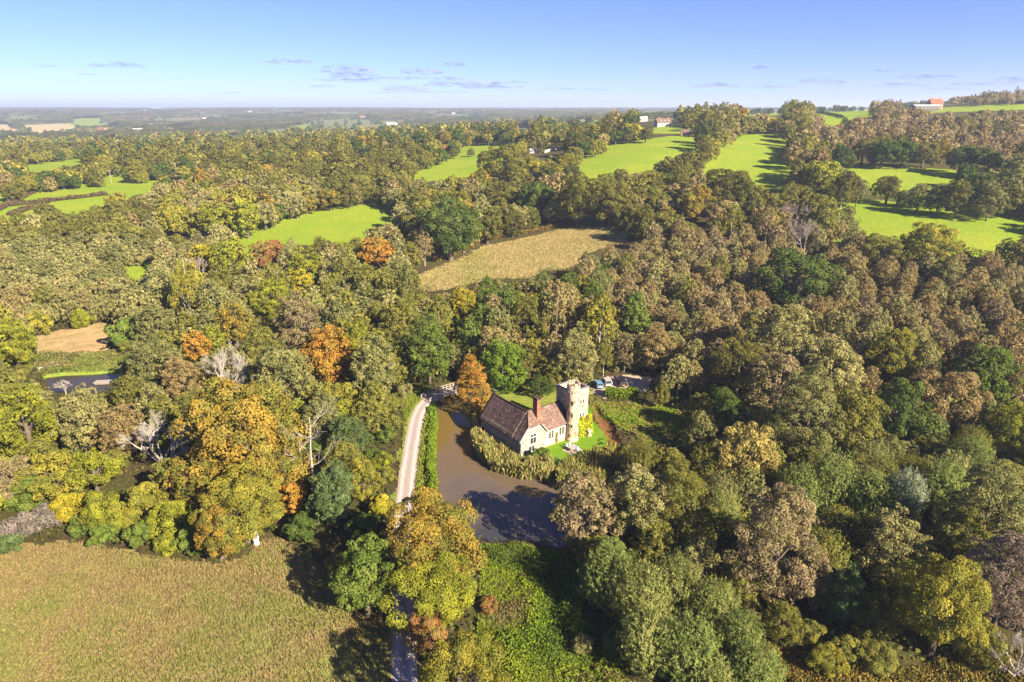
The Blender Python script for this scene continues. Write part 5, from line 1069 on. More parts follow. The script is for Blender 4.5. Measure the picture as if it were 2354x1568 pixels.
for u, v, r, kind, x, y, R in TREES[:NH]:
    hh = r * KIND[kind][0]
    near = (Y < y + 1) & (np.abs(U - u) < .75 * r + .4 * RP) & (VT < v + .3 * hh) & (VB > v - hh); ok &= ~near
    ok &= np.hypot(X - x, Y - y) > .5 * (R + RR)
ok &= vnoise(X / 60, Y / 60, 33) * (Y > 1000) < .62
I = np.where(ok)[0]; I = I[np.argsort(Y[I])]
# what shows: paint near to far on a coarse screen
SCR = np.zeros((392, 589), bool); GU, GV = np.meshgrid((np.arange(589) + .5) * 4, (np.arange(392) + .5) * 4)
items = [(y, u, v, r, r * KIND[k_][0], -1 - i) for i, (u, v, r, k_, x, y, R) in enumerate(TREES[:NH])] + [(Y[i], U[i], Vv[i], RP[i], RP[i] * KIND[cand[i][4]][0], i) for i in I]
items.sort(); seen_px = {}
for P in (HOUSE_SEEN,): SCR |= inside(P, GU, GV)
for y, u, v, r, h, i in items:
    i0, i1, j0, j1 = int((v - h) // 4), int((v + h) // 4) + 1, int((u - r) // 4), int((u + r) // 4) + 1
    i0, i1, j0, j1 = max(i0, 0), min(i1, 392), max(j0, 0), min(j1, 589)
    if i0 >= i1 or j0 >= j1: seen_px[i] = 0; continue
    e = ((GU[i0:i1, j0:j1] - u) / max(r, 2)) ** 2 + ((GV[i0:i1, j0:j1] - v) / max(h, 2)) ** 2 < 1
    new = e & ~SCR[i0:i1, j0:j1]; seen_px[i] = int(new.sum()); SCR[i0:i1, j0:j1] |= e
vis = sorted((i for i in I if seen_px[i] > 0), key=lambda i: -seen_px[i])
solo, nk = [], {}
for u, v, r, k_, *_ in TREES[:NH]: nk[k_] = nk.get(k_, 0) + 1
for i in vis:
    k_ = cand[i][4]
    if seen_px[i] >= 7 and nk.get(k_, 0) < 280 and len(solo) < 620: nk[k_] = nk.get(k_, 0) + 1; solo.append(i)
SOLO = set(solo)
mass = [i for i in I if i not in SOLO and (seen_px[i] > 0 or Y[i] < 330)]
# labels: which tree it is, counted from something one can find
rows = [(u, v, -1, None) for u, v, *_ in TREES[:NH]] + [(U[i], Vv[i], i, cand[i]) for i in solo]
PU = np.array([q[0] for q in rows]); PV = np.array([q[1] for q in rows])
def sector(du, dv): return np.where(np.abs(du) > np.abs(dv) * 1.3, np.where(du < 0, 0, 1), np.where(dv < 0, 2, 3))
SEC = ['left of', 'right of', 'behind', 'in front of']; ORD = ['first', 'second', 'third', 'fourth', 'fifth', 'sixth', 'seventh', 'eighth', 'ninth', 'tenth', 'eleventh', 'twelfth', 'thirteenth', 'fourteenth', 'fifteenth', 'sixteenth', 'seventeenth', 'eighteenth', 'nineteenth', 'twentieth']
best = {}
for (lu_, lv_), ph in LAND:
    du, dv = PU - lu_, (PV - lv_) * 1.6; dist = np.hypot(du, dv); se = sector(du, dv)
    for s in range(4):
        m = np.where((se == s) & (dist > 6))[0]; m = m[np.argsort(dist[m])]
        for rk, q in enumerate(m[:20]):
            i = rows[q][2]
            if i < 0: continue
            sc_ = dist[q] + 25 * rk
            if i not in best or sc_ < best[i][0]: best[i] = (sc_, rk, s, ph)
WOOD_GROUP = {'oak': 'oaks of the woods and hedgerows', 'alder': 'alders of the damp woods', 'birch': 'birches of the hillside wood', 'shrub': 'shrubs along the wood edge', 'willow': 'willows by the marsh', 'maple': 'maples of the woods'}
used_labels = {}
for i in solo:
    x, y, z, R, kind, colr = cand[i]
    if i in best: _, rk, s, ph = best[i]; lab = f'{PAL[colr][2]} {KWORD[kind]}, {ORD[rk]} {"plant" if kind == "shrub" else "tree"} {SEC[s]} {ph}'
    else: lab = f'{PAL[colr][2]} {KWORD[kind]} packed among others in the wide woodland'
    plant(x, y, z, R, kind, colr, lab, RP[i] * 1.05, WOOD_GROUP[kind], hs=random.uniform(.92, 1.12), flip=random.random() < .3)
QS, TS, CS = [], [], []; TQ = MB()
for i in mass:
    x, y, z, R, kind, colr = cand[i]; q, t = crown_q(kind, 'C' if Y[i] < 170 and seen_px[i] > 4 else 'D' if Y[i] < 420 else 'E' if Y[i] < 900 else 'F', int(x * 7) % 3)
    an = random.uniform(0, 6.28); c_, s_ = math.cos(an), math.sin(an); M = np.array([[c_ * 1.1, -s_, 0], [s_ * 1.1, c_, 0], [0, 0, random.uniform(.82, 1.2)]]) * R
    QS.append(q @ M.T + [x, y, z - .1]); TS.append(t); A, B, _ = PAL[colr]; f = random.random() * .5
    k_ = random.uniform(1.0, 1.3); CS.append(np.tile((np.array(A) * (1 - f) + np.array(B) * f) * k_, (len(q), 1)))
wm = quad_mesh('woodland', np.concatenate(QS), np.concatenate(TS), np.concatenate(CS))
tag(link('woodland', wm, mat=LEAFC), kind='stuff', label='mixed autumn woodland filling the valley between the nearer trees')
print('trees: hand', NH, 'solo', len(solo), 'mass', len(mass), 'faces', len(wm.polygons))

# ------------------------------------------------------------------ hedges, reeds, undergrowth, grass
def leaf_cloud(pts, zlo, zhi, size, cols, ratio=1.3, up=.5, jit=.6, g=rng, upright=False, vary=.3):
    n = len(pts); z = zlo + (zhi - zlo) * np.sqrt(g.uniform(0, 1, n)); c = np.column_stack([pts, z])
    nr_ = unit(g.normal(0, jit, (n, 3)) + [0, 0, up]) if not upright else unit(g.normal(0, 1, (n, 3)) * [1, 1, .15] + np.array([ts[0], ts[1], 0]) * .6)
    al = g.normal(0, .35, (n, 3)) + [0, 0, 1] if upright else g.normal(0, 1, (n, 3))
    ci = g.integers(0, len(cols), n); q = blades(c, nr_, al, size, ratio, g)
    return q, g.uniform(1 - vary, 1 + vary, n), np.array(cols)[ci]
def rand_in(P, n):
    P = np.array(P); lo, hi = P.min(0), P.max(0); out = np.zeros((0, 2))
    while len(out) < n:
        q = rng.uniform(lo, hi, (n * 2, 2)); q = q[inside(P, q[:, 0], q[:, 1])]; out = np.concatenate([out, q])
        if len(q) == 0: break
    return out[:n]
def along(line, n, half):
    line = np.array(line); d = np.diff(line, axis=0); L = np.hypot(d[:, 0], d[:, 1]); c = np.concatenate([[0], np.cumsum(L)]); t = rng.uniform(0, c[-1], n)
    i = np.clip(np.searchsorted(c, t) - 1, 0, len(L) - 1); f = (t - c[i]) / L[i]; p = line[i] + f[:, None] * d[i]; nn = np.stack([d[i, 1], -d[i, 0]], -1) / L[i][:, None]
    s = rng.uniform(-1, 1, n); return p + nn * (s * half)[:, None], s
def hedge(name, line, n, half, h, size, cols, label, cat='hedge', group=None, kind=None, rough=.5, square=False):
    p, s = along(line, n, half); p = p + rng.normal(0, half * .12, p.shape)
    top = h * ((1 - rough) + rough * 2 * fbm(p[:, 0] / 2.2, p[:, 1] / 2.2, 6, 2)); top = top * (np.ones(n) if square else np.sqrt(np.clip(1 - .75 * s * s, .05, 1)))
    z0 = land(p[:, 0], p[:, 1]); q, t, c = leaf_cloud(p, z0, z0 + top, size, cols, up=.4, jit=.7)
    o = link(name, quad_mesh(name, q, t, c), mat=LEAFC); o.location = (0, 0, 0)
    return tag(o, label, cat if not kind else None, group, kind)
C = lambda k_: PAL[k_][0]
hedge('hedge', on_flat([(990, 940), (998, 960), (993, 1000), (992, 1040), (990, 1080), (996, 1110), (990, 1150)], .7), 6000, .85, 1.0, .34, [(.14, .22, .012), (.11, .18, .015), (.17, .22, .02)], 'bright green untrimmed hedge between the lane verge and the moat')
hedge('hedge', on_land([(1393, 910), (1420, 913), (1465, 912)]), 6000, 1.5, 1.9, .3, [(.16, .22, .015), (.1, .15, .015)], 'clipped box shaped hedge between the gravel yard and the grass slope', rough=.12, square=True)
hedge('hedge', on_land([(1000, 600), (1045, 585), (1118, 552), (1185, 540), (1285, 520)]), 4000, 1.6, 1.7, .5, [C('gold'), C('yelolive'), C('rust'), C('olive')], 'russet and gold bracken hedge along the far bank of the dry meadow')
for ln, lab in (([(-20, 492), (30, 465), (78, 442)], 'brown cut hedge strip curving up from the left edge of the striped fields'), ([(10, 475), (110, 464), (245, 448)], 'long brown cut hedge between the two upper striped left fields'), ([(25, 496), (75, 478), (120, 461)], 'brown cut hedge strip lowest of the striped left fields')):
    hedge('field_hedge', on_land(ln), 3500, 2.4, 2.0, .8, [(.15, .1, .06), (.12, .085, .05), (.1, .09, .035)], lab, group='cut brown hedges of the striped fields')
for ln, lab in (([(1866, 261), (1936, 272), (1940, 273)], 'dark clipped hedge along the lower side of the hilltop field'), ([(1879, 248), (2000, 253)], 'dark clipped hedge along the top of the hilltop field'), ([(2230, 238), (2354, 238)], 'dark clipped hedge at the right edge below the wooded hill'), ([(1672, 257), (1769, 255), (1822, 260)], 'dark hedge at the top of the narrow hill pasture')):
    hedge('dark_hedge', on_land(ln), 2200, 1.8, 2.6, 1.1, [C('dkgreen'), (.04, .06, .015)], lab, group='dark hedges of the hilltop', rough=.2)
# reeds in the moat
REED = [(.30, .26, .09), (.22, .23, .055), (.36, .29, .12), (.2, .22, .05)]
RP1 = on_flat([(1082, 1010), (1098, 1002), (1125, 1030), (1165, 1058), (1200, 1074), (1262, 1078), (1274, 1092), (1262, 1108), (1200, 1102), (1140, 1086), (1102, 1058), (1086, 1032)], .1)
RP2 = on_flat([(1275, 1095), (1300, 1078), (1372, 1056), (1400, 1044), (1480, 1060), (1490, 1120), (1420, 1100), (1330, 1130), (1285, 1130)], .1)
def reeds(P, n, h, label, cols=REED):
    p = rand_in(P, n); top = h * (.6 + .8 * vnoise(p[:, 0] / 1.8, p[:, 1] / 1.8, 8)); z0 = np.maximum(land(p[:, 0], p[:, 1]), -.1); q, t, c = leaf_cloud(p, z0 + .2, z0 + top, .75, cols, ratio=6, upright=True)
    tag(link('reeds', quad_mesh('reeds', q, t, c), mat=LEAFC), label, kind='stuff')
reeds(RP1, 9000, 2.3, 'pale reeds along the foot of the timber hall'); reeds(RP2, 7000, 2.0, 'tangled reeds at the lawn end of the moat', [(.22, .22, .05), (.17, .18, .04), (.3, .24, .09)])
p = np.concatenate([on_flat([(1060 + 30 * math.sin(i * 2.3), 1130 + 60 * (i % 3)), ], 0) for i in range(1)])
# undergrowth on the marsh, the sedge and the shaded woodland floor
def cover(P, n, h, size, cols, name, label, scale=3.0, avoid=(), ratio=1.3, upright=False):
    p = rand_in(P, n) if not isinstance(P, np.ndarray) or P.ndim == 2 and len(P) < 100 else P
    for A_ in avoid: p = p[~inside(A_, p[:, 0], p[:, 1])]
    nz = np.clip((fbm(p[:, 0] / scale, p[:, 1] / scale, 14, 3) - .3) * 2.2, .04, 1); z0 = land(p[:, 0], p[:, 1])
    cs = np.array(cols); q, t, c = leaf_cloud(p, z0, z0 + h * nz, size, cols, upright=upright, ratio=ratio)
    pick = np.clip((fbm(p[:, 0] / (scale * 2), p[:, 1] / (scale * 2), 15, 3) * 1.7 - .35) * len(cols) + rng.normal(0, .5, len(p)), 0, len(cols) - 1).astype(int)
    return tag(link(name, quad_mesh(name, q, t, cs[pick]), mat=LEAFC), label, kind='stuff')
cover(W_MARSH, 46000, .95, .25, [(.085, .12, .02), (.14, .21, .016), (.11, .16, .022), (.2, .24, .02), (.15, .2, .02), (.16, .14, .05)], 'undergrowth', 'lush green marsh plants between the golden oaks and the willows')
cover(W_SEDGE, 34000, 1.4, .34, [(.27, .2, .05), (.17, .17, .04), (.3, .2, .045), (.18, .14, .05)], 'undergrowth', 'yellow and brown sedge at the foot of the willows', upright=True, ratio=2.6)
n_ = 110000; py = np.sqrt(rng.uniform(60 ** 2, 265 ** 2, n_)); p = np.column_stack([rng.uniform(-.82, .82, n_) * py, py])
m = np.ones(n_, bool)
for A_ in [W_NEAR, W_MID, W_SAND, W_POND, W_PBANK, W_MOAT, W_STREAM, W_LAWN, W_SLOPE, W_GRAV, W_VERGE, W_MARSH, W_SEDGE] + W_PAST: m &= ~inside(A_, p[:, 0], p[:, 1])
m &= poly_dist(W_LANE, p[:, 0], p[:, 1], False) > 2.6
cover(p[m], 0, 2.3, .5, [(.05, .055, .015), (.075, .09, .02), (.1, .085, .03), (.12, .12, .03)], 'woodland_undergrowth', 'brambles and saplings on the woodland floor', 5)
cover(W_PBANK, 5000, .9, .4, [(.1, .13, .025), (.17, .17, .05), (.09, .1, .03), (.2, .17, .07)], 'bank_vegetation', 'green plants on the far bank of the pond', avoid=[W_POND])
cover(W_SLOPE, 9000, .45, .35, [(.15, .22, .02), (.2, .22, .03), (.23, .18, .07), (.13, .17, .025)], 'slope_grass', 'rough tussocks on the grass slope')
# grass: near meadow, verges, dry meadow
def grass(P, n, h, cols, name, label, size, avoid=(), sc_=6):
    p = rand_in(P, n); p = p[poly_dist(W_LANE, p[:, 0], p[:, 1], False) > 1.75]; u, v, _ = project(p[:, 0], p[:, 1], 1.0); p = p[(u > -150) & (u < 2500) & (v < 1640)]
    for A_ in avoid: p = p[~inside(A_, p[:, 0], p[:, 1])]
    z0 = land(p[:, 0], p[:, 1]); hh = h * (.4 + 1.1 * fbm(p[:, 0] / 2.2, p[:, 1] / 2.2, 17, 3)); q, t, c = leaf_cloud(p, z0, z0 + hh, size, cols, ratio=3.5, upright=True)
    pk = np.clip((fbm(p[:, 0] / sc_, p[:, 1] / sc_, 19, 4) * 2.0 - .5) * len(cols) + rng.normal(0, .9, len(p)), 0, len(cols) - 1).astype(int)
    tag(link(name, quad_mesh(name, q, t, np.array(cols)[pk]), mat=LEAFC), label, kind='stuff')
grass(W_NEAR, 75000, .2, [(.155, .18, .04), (.2, .19, .055), (.25, .195, .075), (.24, .165, .085), (.23, .185, .07), (.17, .18, .042)], 'meadow_grass', 'tussocky olive and brown grass of the rough meadow', .24, sc_=13)
grass(W_MID, 26000, .3, [(.28, .23, .08), (.38, .3, .14), (.33, .255, .11), (.23, .22, .06)], 'dry_grass', 'straw coloured grass of the dry meadow', .36, sc_=16)
grass(W_VERGE, 9000, .3, [(.18, .22, .03), (.24, .24, .04), (.15, .2, .025)], 'verge_grass', 'grass on both verges of the lane', .35, [])
# climbing plants on the house
def climber(g0, g1, l, z0, z1, n, cols, label, name, depth=.8, size=.36):
    g_ = rng.uniform(g0, g1, n); z_ = z0 + (z1 - z0) * rng.uniform(0, 1, n) ** .8; keep = z_ < z0 + (z1 - z0) * (.45 + .9 * vnoise(g_ * 1.1, 0 * g_, 3)); g_, z_ = g_[keep], z_[keep]
    l_ = l - depth * rng.uniform(0, 1, len(g_)) * (1 - (z_ - z0) / (z1 - z0) * .6); x, y = house_xy(g_, l_); c = np.column_stack([x, y, z_]); k_ = len(c)
    q = blades(c, unit(rng.normal(0, .6, (k_, 3)) + [.5, -.6, .5]), rng.normal(0, 1, (k_, 3)), size, 1.3, rng)
    tag(link(name, quad_mesh(name, q, rng.uniform(.75, 1.25, k_), np.array(cols)[rng.integers(0, len(cols), k_)]), mat=LEAFC), label, 'climbing plant')
climber(14.5, 18.6, -.08, .7, 4.9, 2600, [(.3, .34, .02), (.22, .28, .02), (.42, .38, .03)], 'yellow green creeper covering the foot of the square tower beside the turret', 'creeper', 1.5)
climber(9.05, 9.5, -.02, 1.0, 4.0, 260, [(.25, .2, .05), (.2, .17, .04)], 'thin brownish climber on the stone wing between its two gothic windows', 'climber', .3, .24)

# ------------------------------------------------------------------ small things near the meadow and pond
b = MB()
b.ring([(.34, -.1), (.3, .5), (.36, 1.0), (.3, 1.5), (.2, 1.95), (.02, 2.05)], n=12); b.tube((.1, 0, 1.7), (.35, .1, 2.3), .12, .05, 6); b.tube((-.1, 0, 1.2), (-.45, .15, 1.6), .1, .05, 6)
st = b.build('tree_stump', surf('bleached_wood', [(.6, .55, .5), (.78, .74, .7)], 3), None, True); s_ = flat(590, 1252, .9); st.scale = (1.35, 1.35, 1.35); st.location = (s_[0], s_[1], land1(s_[0], s_[1])); tag(st, 'bleached white standing stump where the rough meadow narrows beside golden oaks', 'stump')
def dead_trunk(u, vb, vt, label, lean):
    s_ = flat(u, vb, 1.0); d_ = project(s_[0], s_[1], 1)[2]; h = (vb - vt) * d_ / FP * 1.12; b = MB(); q = np.array([0, 0, -.3]); g = np.random.default_rng(int(u))
    for i in range(6): e = q + np.array([lean * h / 6 + g.normal(0, .12), g.normal(0, .12), h / 6]); b.tube(q, e, .24 - .03 * i, .21 - .03 * i, 8); q = e
    t = tag(empty('dead_trunk', (s_[0], s_[1], land1(s_[0], s_[1]))), label, 'dead tree', 'white dead trunks by the golden oaks'); b.build('trunk', PALEBARK, t)
    b = MB(); tw = []
    for k_ in range(4): grow(b, (lean * h * .5, 0, h * (.45 + .13 * k_)), unit(np.array([math.cos(k_ * 2.2 + lean * 9), math.sin(k_ * 2.2), .6])), h * .22, .07, 2, g, tw, .5)
    for a_, d2, l, r in tw: b.tube(a_, np.array(a_) + np.array(d2) * l, r, .01, 3)
    b.build('branches', PALEBARK, t)
dead_trunk(700, 1150, 1010, 'straight white dead trunk standing among golden foliage, shorter of the two', .0); dead_trunk(722, 1160, 955, 'leaning white dead trunk with thin side branches, taller of the two', .03)
def lying(name, u0, v0, u1, v1, r, z, label):
    a_, b_ = flat(u0, v0, z), flat(u1, v1, z); c_ = (a_ + b_) / 2; b = MB(); k_ = 5
    for i in range(k_): b.tube(a_ + (b_ - a_) * i / k_ - c_, a_ + (b_ - a_) * (i + 1) / k_ - c_, r * (1 - .1 * i), r * (.9 - .1 * i), 8)
    o = b.build(name, PALEBARK); o.location = c_; tag(o, label, 'log')
lying('fallen_log', 85, 849, 135, 838, .45, .75, 'pale fallen log on the green bank beyond the pond')
b = MB(); b.box(-3.4, 3.4, -.9, .9, 0, .16); b.box(-3.2, 3.2, -.7, -.5, -.9, 0); b.box(-3.2, 3.2, .5, .7, -.9, 0)
for i in range(12): b.box(-3.4 + i * .575, -2.9 + i * .575, -.93, .93, .163, .2)
jt = b.build('landing_stage', TIMB); j_ = flat(250, 878, .5); jt.location = (j_[0], j_[1], .55); jt.rotation_euler = (0, 0, .1); tag(jt, 'low brown wooden landing stage at the shaded end of the pond', 'jetty')

# ------------------------------------------------------------------ far things: poles, farm buildings, distant woods
POLEM = surf('pole_wood', [(.2, .17, .14), (.3, .26, .22)], 2)
for u, v, lab in ((257, 423, 'wooden power pole at the top corner of the striped fields, first from the left'), (406, 405, 'wooden power pole between two hedges, middle one of the line'), (455, 401, 'wooden power pole beside olive oaks, farthest along the line')):
    p = hit(u, v); t = tag(empty('power_pole', (p[0], p[1], land1(p[0], p[1])), .3), lab, 'power pole', 'power poles across the left fields')
    b = MB(); b.tube((0, 0, -.3), (0, 0, 9.5), .22, .16, 8); b.build('pole', POLEM, t); b = MB(); b.box(-1.3, 1.3, -.09, .09, 8.9, 9.1)
    for x in (-1.1, 0, 1.1): b.tube((x, 0, 9.1), (x, 0, 9.4), .06, .05, 6)
    b.build('crossarm', POLEM, t)
REDT = surf('red_roof_tiles', [(.2, .065, .04), (.28, .1, .06)], .6, bump=.03); BRT = surf('brown_tile_roof', [(.1, .065, .055), (.15, .1, .08)], .6, bump=.03); RENDER = surf('white_render', [(.28, .275, .26), (.36, .35, .33)], .4); GREYT = surf('grey_sheet_roof', [(.25, .26, .28), (.33, .34, .36)], .3); BRK = surf('brown_brick_wall', [(.26, .15, .1), (.34, .2, .14)], 1)
def cottage(name, u, v, wd, dp, hw, hr, rz, wall, rf, label, cat='house', nwin=4, chim=True, lift=0, storeys=2, grp=None):
    p = hit(u, v); t = tag(empty(name, (p[0], p[1], land1(p[0], p[1]) + lift), rz), label, cat, grp)
    b = MB(); b.slab([(-wd / 2, -dp / 2, -2), (-wd / 2, dp / 2, -2), (-wd / 2, dp / 2, hw), (-wd / 2, 0, hw + hr - .15), (-wd / 2, -dp / 2, hw)], (wd, 0, 0)); b.build('wall', wall, t)
    b = MB(); e = .4; sl = hr / (dp / 2)
    for s in (-1, 1): b.slab([(-wd / 2 - e, s * (dp / 2 + e), hw - e * sl), (wd / 2 + e, s * (dp / 2 + e), hw - e * sl), (wd / 2 + e, 0, hw + hr), (-wd / 2 - e, 0, hw + hr)], (0, 0, .18))
    r = b.build('roof', rf, t)
    if chim:
        for x in (-wd * .3, wd * .35): b = MB(); b.box(x - .45, x + .45, -.35, .35, hw + hr * .6, hw + hr + 1.3); b.build('chimney', BRK, r)
    for st_ in range(storeys):
        for i in range(nwin):
            x = -wd / 2 + wd * (i + .5) / nwin; z = .9 + st_ * 2.6
            if z + 1.3 > hw: continue
            f = MB(); f.box(x - .75, x + .75, -dp / 2 - .05, -dp / 2 + .02, z - .1, z + 1.3); o = f.build('window', WHITEP, t); f = MB(); f.box(x - .62, x + .62, -dp / 2 - .07, -dp / 2, z, z + 1.2); f.build('pane', GLASS, o)
    return t
t = cottage('farmhouse', 1523, 291, 14, 7, 4, 3.4, .25, RENDER, BRT, 'long white farmhouse with brown roof at the top of the strip fields')
for x in (-4, 0, 4):
    b = MB(); b.slab([(x - 1, -3.6, 3.9), (x + 1, -3.6, 3.9), (x + 1, -3.6, 5.1), (x, -3.6, 5.9), (x - 1, -3.6, 5.1)], (0, 2.0, 0)); d_ = b.build('dormer', RENDER, t); b = MB(); b.box(x - .6, x + .6, -3.66, -3.58, 4.1, 5.1); b.build('pane', GLASS, d_)
cottage('brick_house', 1207, 291, 11, 8, 4, 5.5, -.5, BRK, REDT, 'steep red roofed house among oaks in the far middle wood')
cottage('field_shelter', 1225, 352, 4.5, 3, 2.3, .8, .1, RENDER, GREYT, 'small white field shelter in the shade of the paddock oaks', 'shed', 2, False, storeys=1)
cottage('stone_barn', 1583, 312, 12, 6, 2.6, 2.0, -.2, BRK, BRT, 'low brown barn at the top of the shaded strip field', 'barn', 3, False, storeys=1)
cottage('cattle_barn', 2125, 256, 30, 10, 3, 1.6, .1, surf('dark_barn_boards', [(.08, .07, .065), (.13, .115, .1)], 1), GREYT, 'long grey roofed barn in front of the red roof on the hilltop', 'barn', 6, False, lift=2.5, storeys=1)
cottage('brick_house', 2146, 254, 14, 9, 5, 5, .1, BRK, REDT, 'red roofed hilltop house standing behind the grey barn', lift=2.5)
cottage('white_cottage', 1478, 280, 12, 7, 3, 2.4, .1, RENDER, GREYT, 'white cottage with pale roof left of the long farmhouse', nwin=3, lift=2)
p0, p1 = hit(1252, 352), hit(1290, 341); b = MB(); dd = p1 - p0; k_ = 10
for i in range(k_): q0 = p0 + dd * i / k_; q1 = p0 + dd * (i + .96) / k_; b.slab([tuple(q0 - p0 + [0, 0, -.3]), tuple(q1 - p0 + [0, 0, -.3]), tuple(q1 - p0 + [0, 0, 2.0]), tuple(q0 - p0 + [0, 0, 2.0])], (.05, .25, 0))
wl = b.build('paddock_wall', RENDER); wl.location = p0; tag(wl, 'long white wall beside the paddock oaks', 'wall')
FARH = [(30, 306, 'red', 'tiny red roofed house at the left edge, on the valley floor'), (236, 303, 'red', 'tiny reddish house at the foot of the green valley field'), (340, 293, 'white', 'long white valley building, left of a pair'), (367, 291, 'white', 'white valley house with several gables, right of a pair'), (318, 306, 'white', 'pale greenhouse on the valley floor above the nearest oaks'), (275, 256, 'white', 'white house high on the distant ridge, left one'), (333, 258, 'white', 'long white building on the distant ridge'), (575, 260, 'white', 'white house on the distant ridge near its middle'), (630, 255, 'white', 'small white house near the ridge top above the middle valley'), (470, 277, 'white', 'pale buildings beside a bare patch on the middle valley slope'), (555, 293, 'red', 'red roofed house among oaks on the near ridge'), (948, 265, 'red', 'red roofed house in the far middle distance'), (1043, 264, 'white', 'white tower-like house in the far middle distance'), (833, 273, 'red', 'low red roofed house in the hazy wood, left of the white tower-like one'), (900, 291, 'white', 'pale barn roof just beyond the middle oaks')]
for i, (u, v, k_, lab) in enumerate(FARH):
    cottage('distant_house', u, v, 16 + 10 * (i % 3), 9, 5.5, 4, .3 * (i % 5) - .6, RENDER if k_ == 'white' else BRK, GREYT if k_ == 'white' else REDT, lab, nwin=3, chim=False, lift=3, grp='far houses in the hazy valley')

# distant woods: a canopy over the far country, broken by fields
def dist_wood(y0, y1, n, nr_, cover_, name, label, seed):
    yy = np.exp(np.linspace(math.log(y0), math.log(y1), nr_)); aa = np.linspace(-1.0, 1.0, n); Y_, A_ = np.meshgrid(yy, aa, indexing='ij'); X_ = Y_ * A_
    s = np.clip(Y_ / 90, 9, 30); big = fbm(X_ / 260 + seed, Y_ / 420, 41, 3); wood = big > cover_
    edge = np.clip((big - cover_) * 14, 0, 1); h = edge * (5 + 8 * vnoise(X_ / s, Y_ / (s * 1.3), 51) + 4 * vnoise(X_ / 7, Y_ / 14, 52)); Zt = base_h(X_, Y_) + h - .5
    for P, k_ in W_FAR: wood &= ~inside(P, X_, Y_)
    for P in W_PAST: wood &= ~(inside(P, X_, Y_) | (poly_dist(P, X_, Y_) < 14))
    idx = np.arange(nr_ * n).reshape(nr_, n); F = np.stack([idx[:-1, :-1], idx[:-1, 1:], idx[1:, 1:], idx[1:, :-1]], -1).reshape(-1, 4); F = F[wood[:-1, :-1].reshape(-1)]
    used, inv = np.unique(F, return_inverse=True); V = np.stack([X_, Y_, Zt], -1).reshape(-1, 3)[used]; F = inv.reshape(F.shape); me = grid_mesh(name, V, F)
    fcx, fcy = X_.reshape(-1)[used][F[:, 0]], Y_.reshape(-1)[used][F[:, 0]]; tone = fbm(fcx / 60, fcy / 90, 61, 3); cs = np.array([C('dkgreen'), C('dkolive'), C('olive'), C('brown')])
    pk = np.clip(tone * 6 - 1.2 + np.random.default_rng(seed).normal(0, .5, len(F)), 0, 3).astype(int); cc = np.ones((len(F), 4), np.float32); cc[:, :3] = cs[pk] * .7
    a_ = me.attributes.new('Col', 'FLOAT_COLOR', 'FACE'); a_.data.foreach_set('color', cc.reshape(-1)); a_ = me.attributes.new('tint', 'FLOAT', 'FACE'); a_.data.foreach_set('value', np.random.default_rng(1).uniform(.7, 1.3, len(F)).astype(np.float32))
    tag(link(name, me, mat=LEAFC), label, kind='stuff')
dist_wood(1450, 9000, 900, 420, .47, 'distant_woodland', 'hazy blue woods of the far valley and ridge', 11)
# hedgerow and parkland trees of the valley, too small to tell apart
n_ = 5200; yy = np.exp(rng.uniform(math.log(1300), math.log(5200), n_)); aa = rng.uniform(-.85, .85, n_); xx = aa * yy
lines = np.abs(fbm(xx / 240, yy / 300, 71, 2) - .5) < .035; keep = lines | (rng.random(n_) < .25)
for P, _ in W_FAR: keep &= ~inside(P, xx, yy)
xx, yy = xx[keep], yy[keep]; zf = base_h(xx, yy); QS, TS, CS = [], [], []
for x, y, z in zip(xx, yy, zf):
    q, t = crown_q('oak', 'F', int(x) % 3); R = random.uniform(4, 8); QS.append(q * R + [x, y, z - R * .25]); TS.append(t); CS.append(np.tile(np.array(C(random.choice(['dkgreen', 'dkolive', 'olive', 'dkgreen']))), (len(q), 1)))
tag(link('valley_trees', quad_mesh('valley_trees', np.concatenate(QS), np.concatenate(TS), np.concatenate(CS)), mat=LEAFC), 'countless hedgerow trees dotting the far valley', kind='stuff')

# ------------------------------------------------------------------ clouds and air
def cloud_mat():
    m, nt, out = nodes_of('thin_cloud'); L = nt.links
    d = N(nt, 'ShaderNodeBsdfDiffuse'); d.inputs[0].default_value = (.14, .145, .2, 1); tr = N(nt, 'ShaderNodeBsdfTransparent'); mx = N(nt, 'ShaderNodeMixShader')
    lw = N(nt, 'ShaderNodeLayerWeight'); lw.inputs[0].default_value = .5; tc = N(nt, 'ShaderNodeTexCoord'); nz = N(nt, 'ShaderNodeTexNoise'); nz.inputs['Scale'].default_value = 2.0; nz.inputs['Detail'].default_value = 6; L.new(tc.outputs['Object'], nz.inputs['Vector'])
    iv = N(nt, 'ShaderNodeMath', operation='SUBTRACT'); iv.inputs[0].default_value = 1; L.new(lw.outputs['Facing'], iv.inputs[1]); pw = N(nt, 'ShaderNodeMath', operation='POWER'); pw.inputs[1].default_value = 1.6; L.new(iv.outputs[0], pw.inputs[0])
    mr = N(nt, 'ShaderNodeMapRange'); mr.inputs[1].default_value = .36; mr.inputs[2].default_value = .68; mr.inputs[4].default_value = .8; L.new(nz.outputs[0], mr.inputs[0]); mu = N(nt, 'ShaderNodeMath', operation='MULTIPLY'); L.new(pw.outputs[0], mu.inputs[0]); L.new(mr.outputs[0], mu.inputs[1])
    L.new(mu.outputs[0], mx.inputs[0]); L.new(tr.outputs[0], mx.inputs[1]); L.new(d.outputs[0], mx.inputs[2]); L.new(mx.outputs[0], out.inputs[0]); return m
CM = cloud_mat()
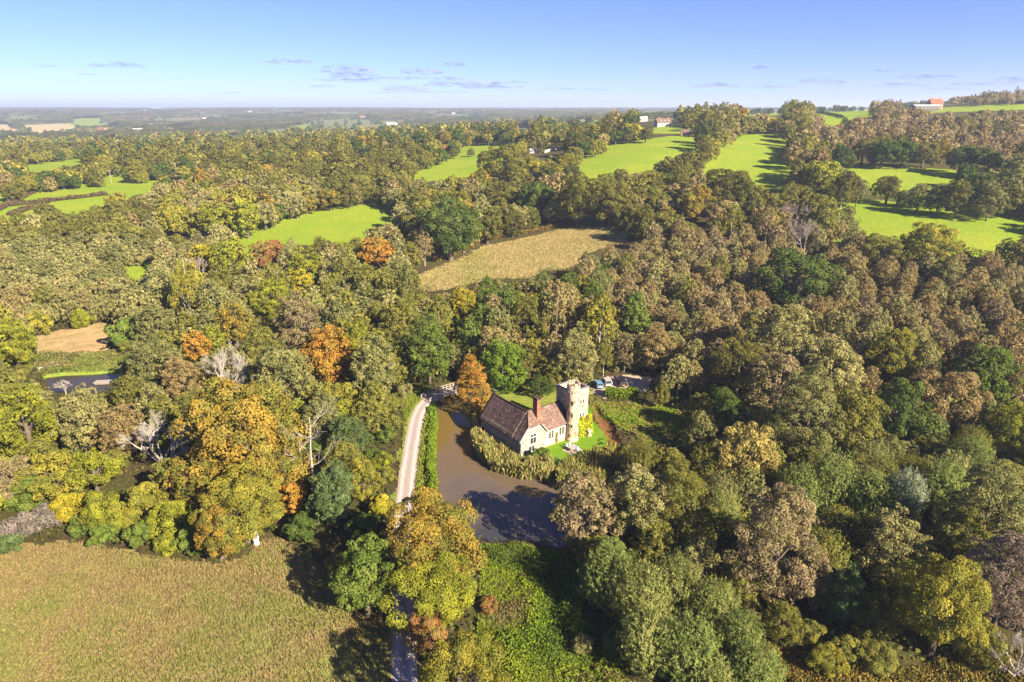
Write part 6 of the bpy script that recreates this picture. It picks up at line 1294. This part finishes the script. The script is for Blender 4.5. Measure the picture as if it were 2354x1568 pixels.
CLOUDS = [(270, 152, 80, 11), (670, 143, 70, 10), (795, 163, 80, 13), (803, 185, 95, 9), (820, 174, 70, 9), (968, 168, 60, 11), (1050, 150, 36, 8), (940, 181, 60, 6), (1065, 196, 110, 15), (1030, 182, 45, 6), (1130, 203, 90, 9), (930, 206, 70, 11), (980, 213, 130, 7), (1640, 199, 85, 10), (1745, 157, 22, 6), (1890, 189, 65, 8), (2137, 178, 80, 10), (2080, 197, 90, 8), (1780, 201, 70, 5), (2260, 195, 95, 10), (2335, 186, 70, 10), (110, 153, 36, 5), (200, 172, 30, 4), (520, 214, 60, 4), (1285, 205, 60, 5), (1375, 207, 46, 4), (2030, 163, 30, 4), (875, 180, 45, 5), (745, 199, 40, 5), (1180, 190, 40, 5), (2190, 205, 60, 6)]
for i, (u, v, wd, hg) in enumerate(CLOUDS):
    g = np.random.default_rng(200 + i); d = ray(u, v); t = 24000 / d[1]; me = bpy.data.meshes.new('cloud'); import bmesh
    bm = bmesh.new(); bmesh.ops.create_icosphere(bm, subdivisions=4, radius=1)
    ofs = g.uniform(0, 50, 3)
    for q in bm.verts:
        c = q.co; a_ = fbm(c.x * 1.6 + ofs[0] + c.z, c.y * 1.6 + ofs[1], 3, 3); q.co = c * (.45 + 1.0 * float(a_))
        if q.co.z < 0: q.co.z *= .5
    bm.to_mesh(me); bm.free(); me.polygons.foreach_set('use_smooth', np.ones(len(me.polygons), bool))
    o = link('cloud', me, mat=CM); o.location = (d[0] * t, 24000, CAM_H + d[2] * t); k_ = 24000 / CP / FP * .5; o.scale = (wd * k_ * 1.35, wd * k_ * .9, hg * k_ * 1.9)
    tag(o, 'small flat lavender grey cloud low over the horizon', 'cloud', 'scattered low clouds'); o.visible_shadow = True
b = MB(); b.box(-15500, 15500, -400, 16800, -25, 150)
m, nt, out = nodes_of('air'); pv = N(nt, 'ShaderNodeVolumePrincipled'); pv.inputs['Color'].default_value = (.66, .78, 1, 1); pv.inputs['Density'].default_value = HAZE_DENSITY; pv.inputs['Anisotropy'].default_value = .2
nt.links.new(pv.outputs[0], out.inputs['Volume'])
tag(b.build('haze', m), kind='stuff')
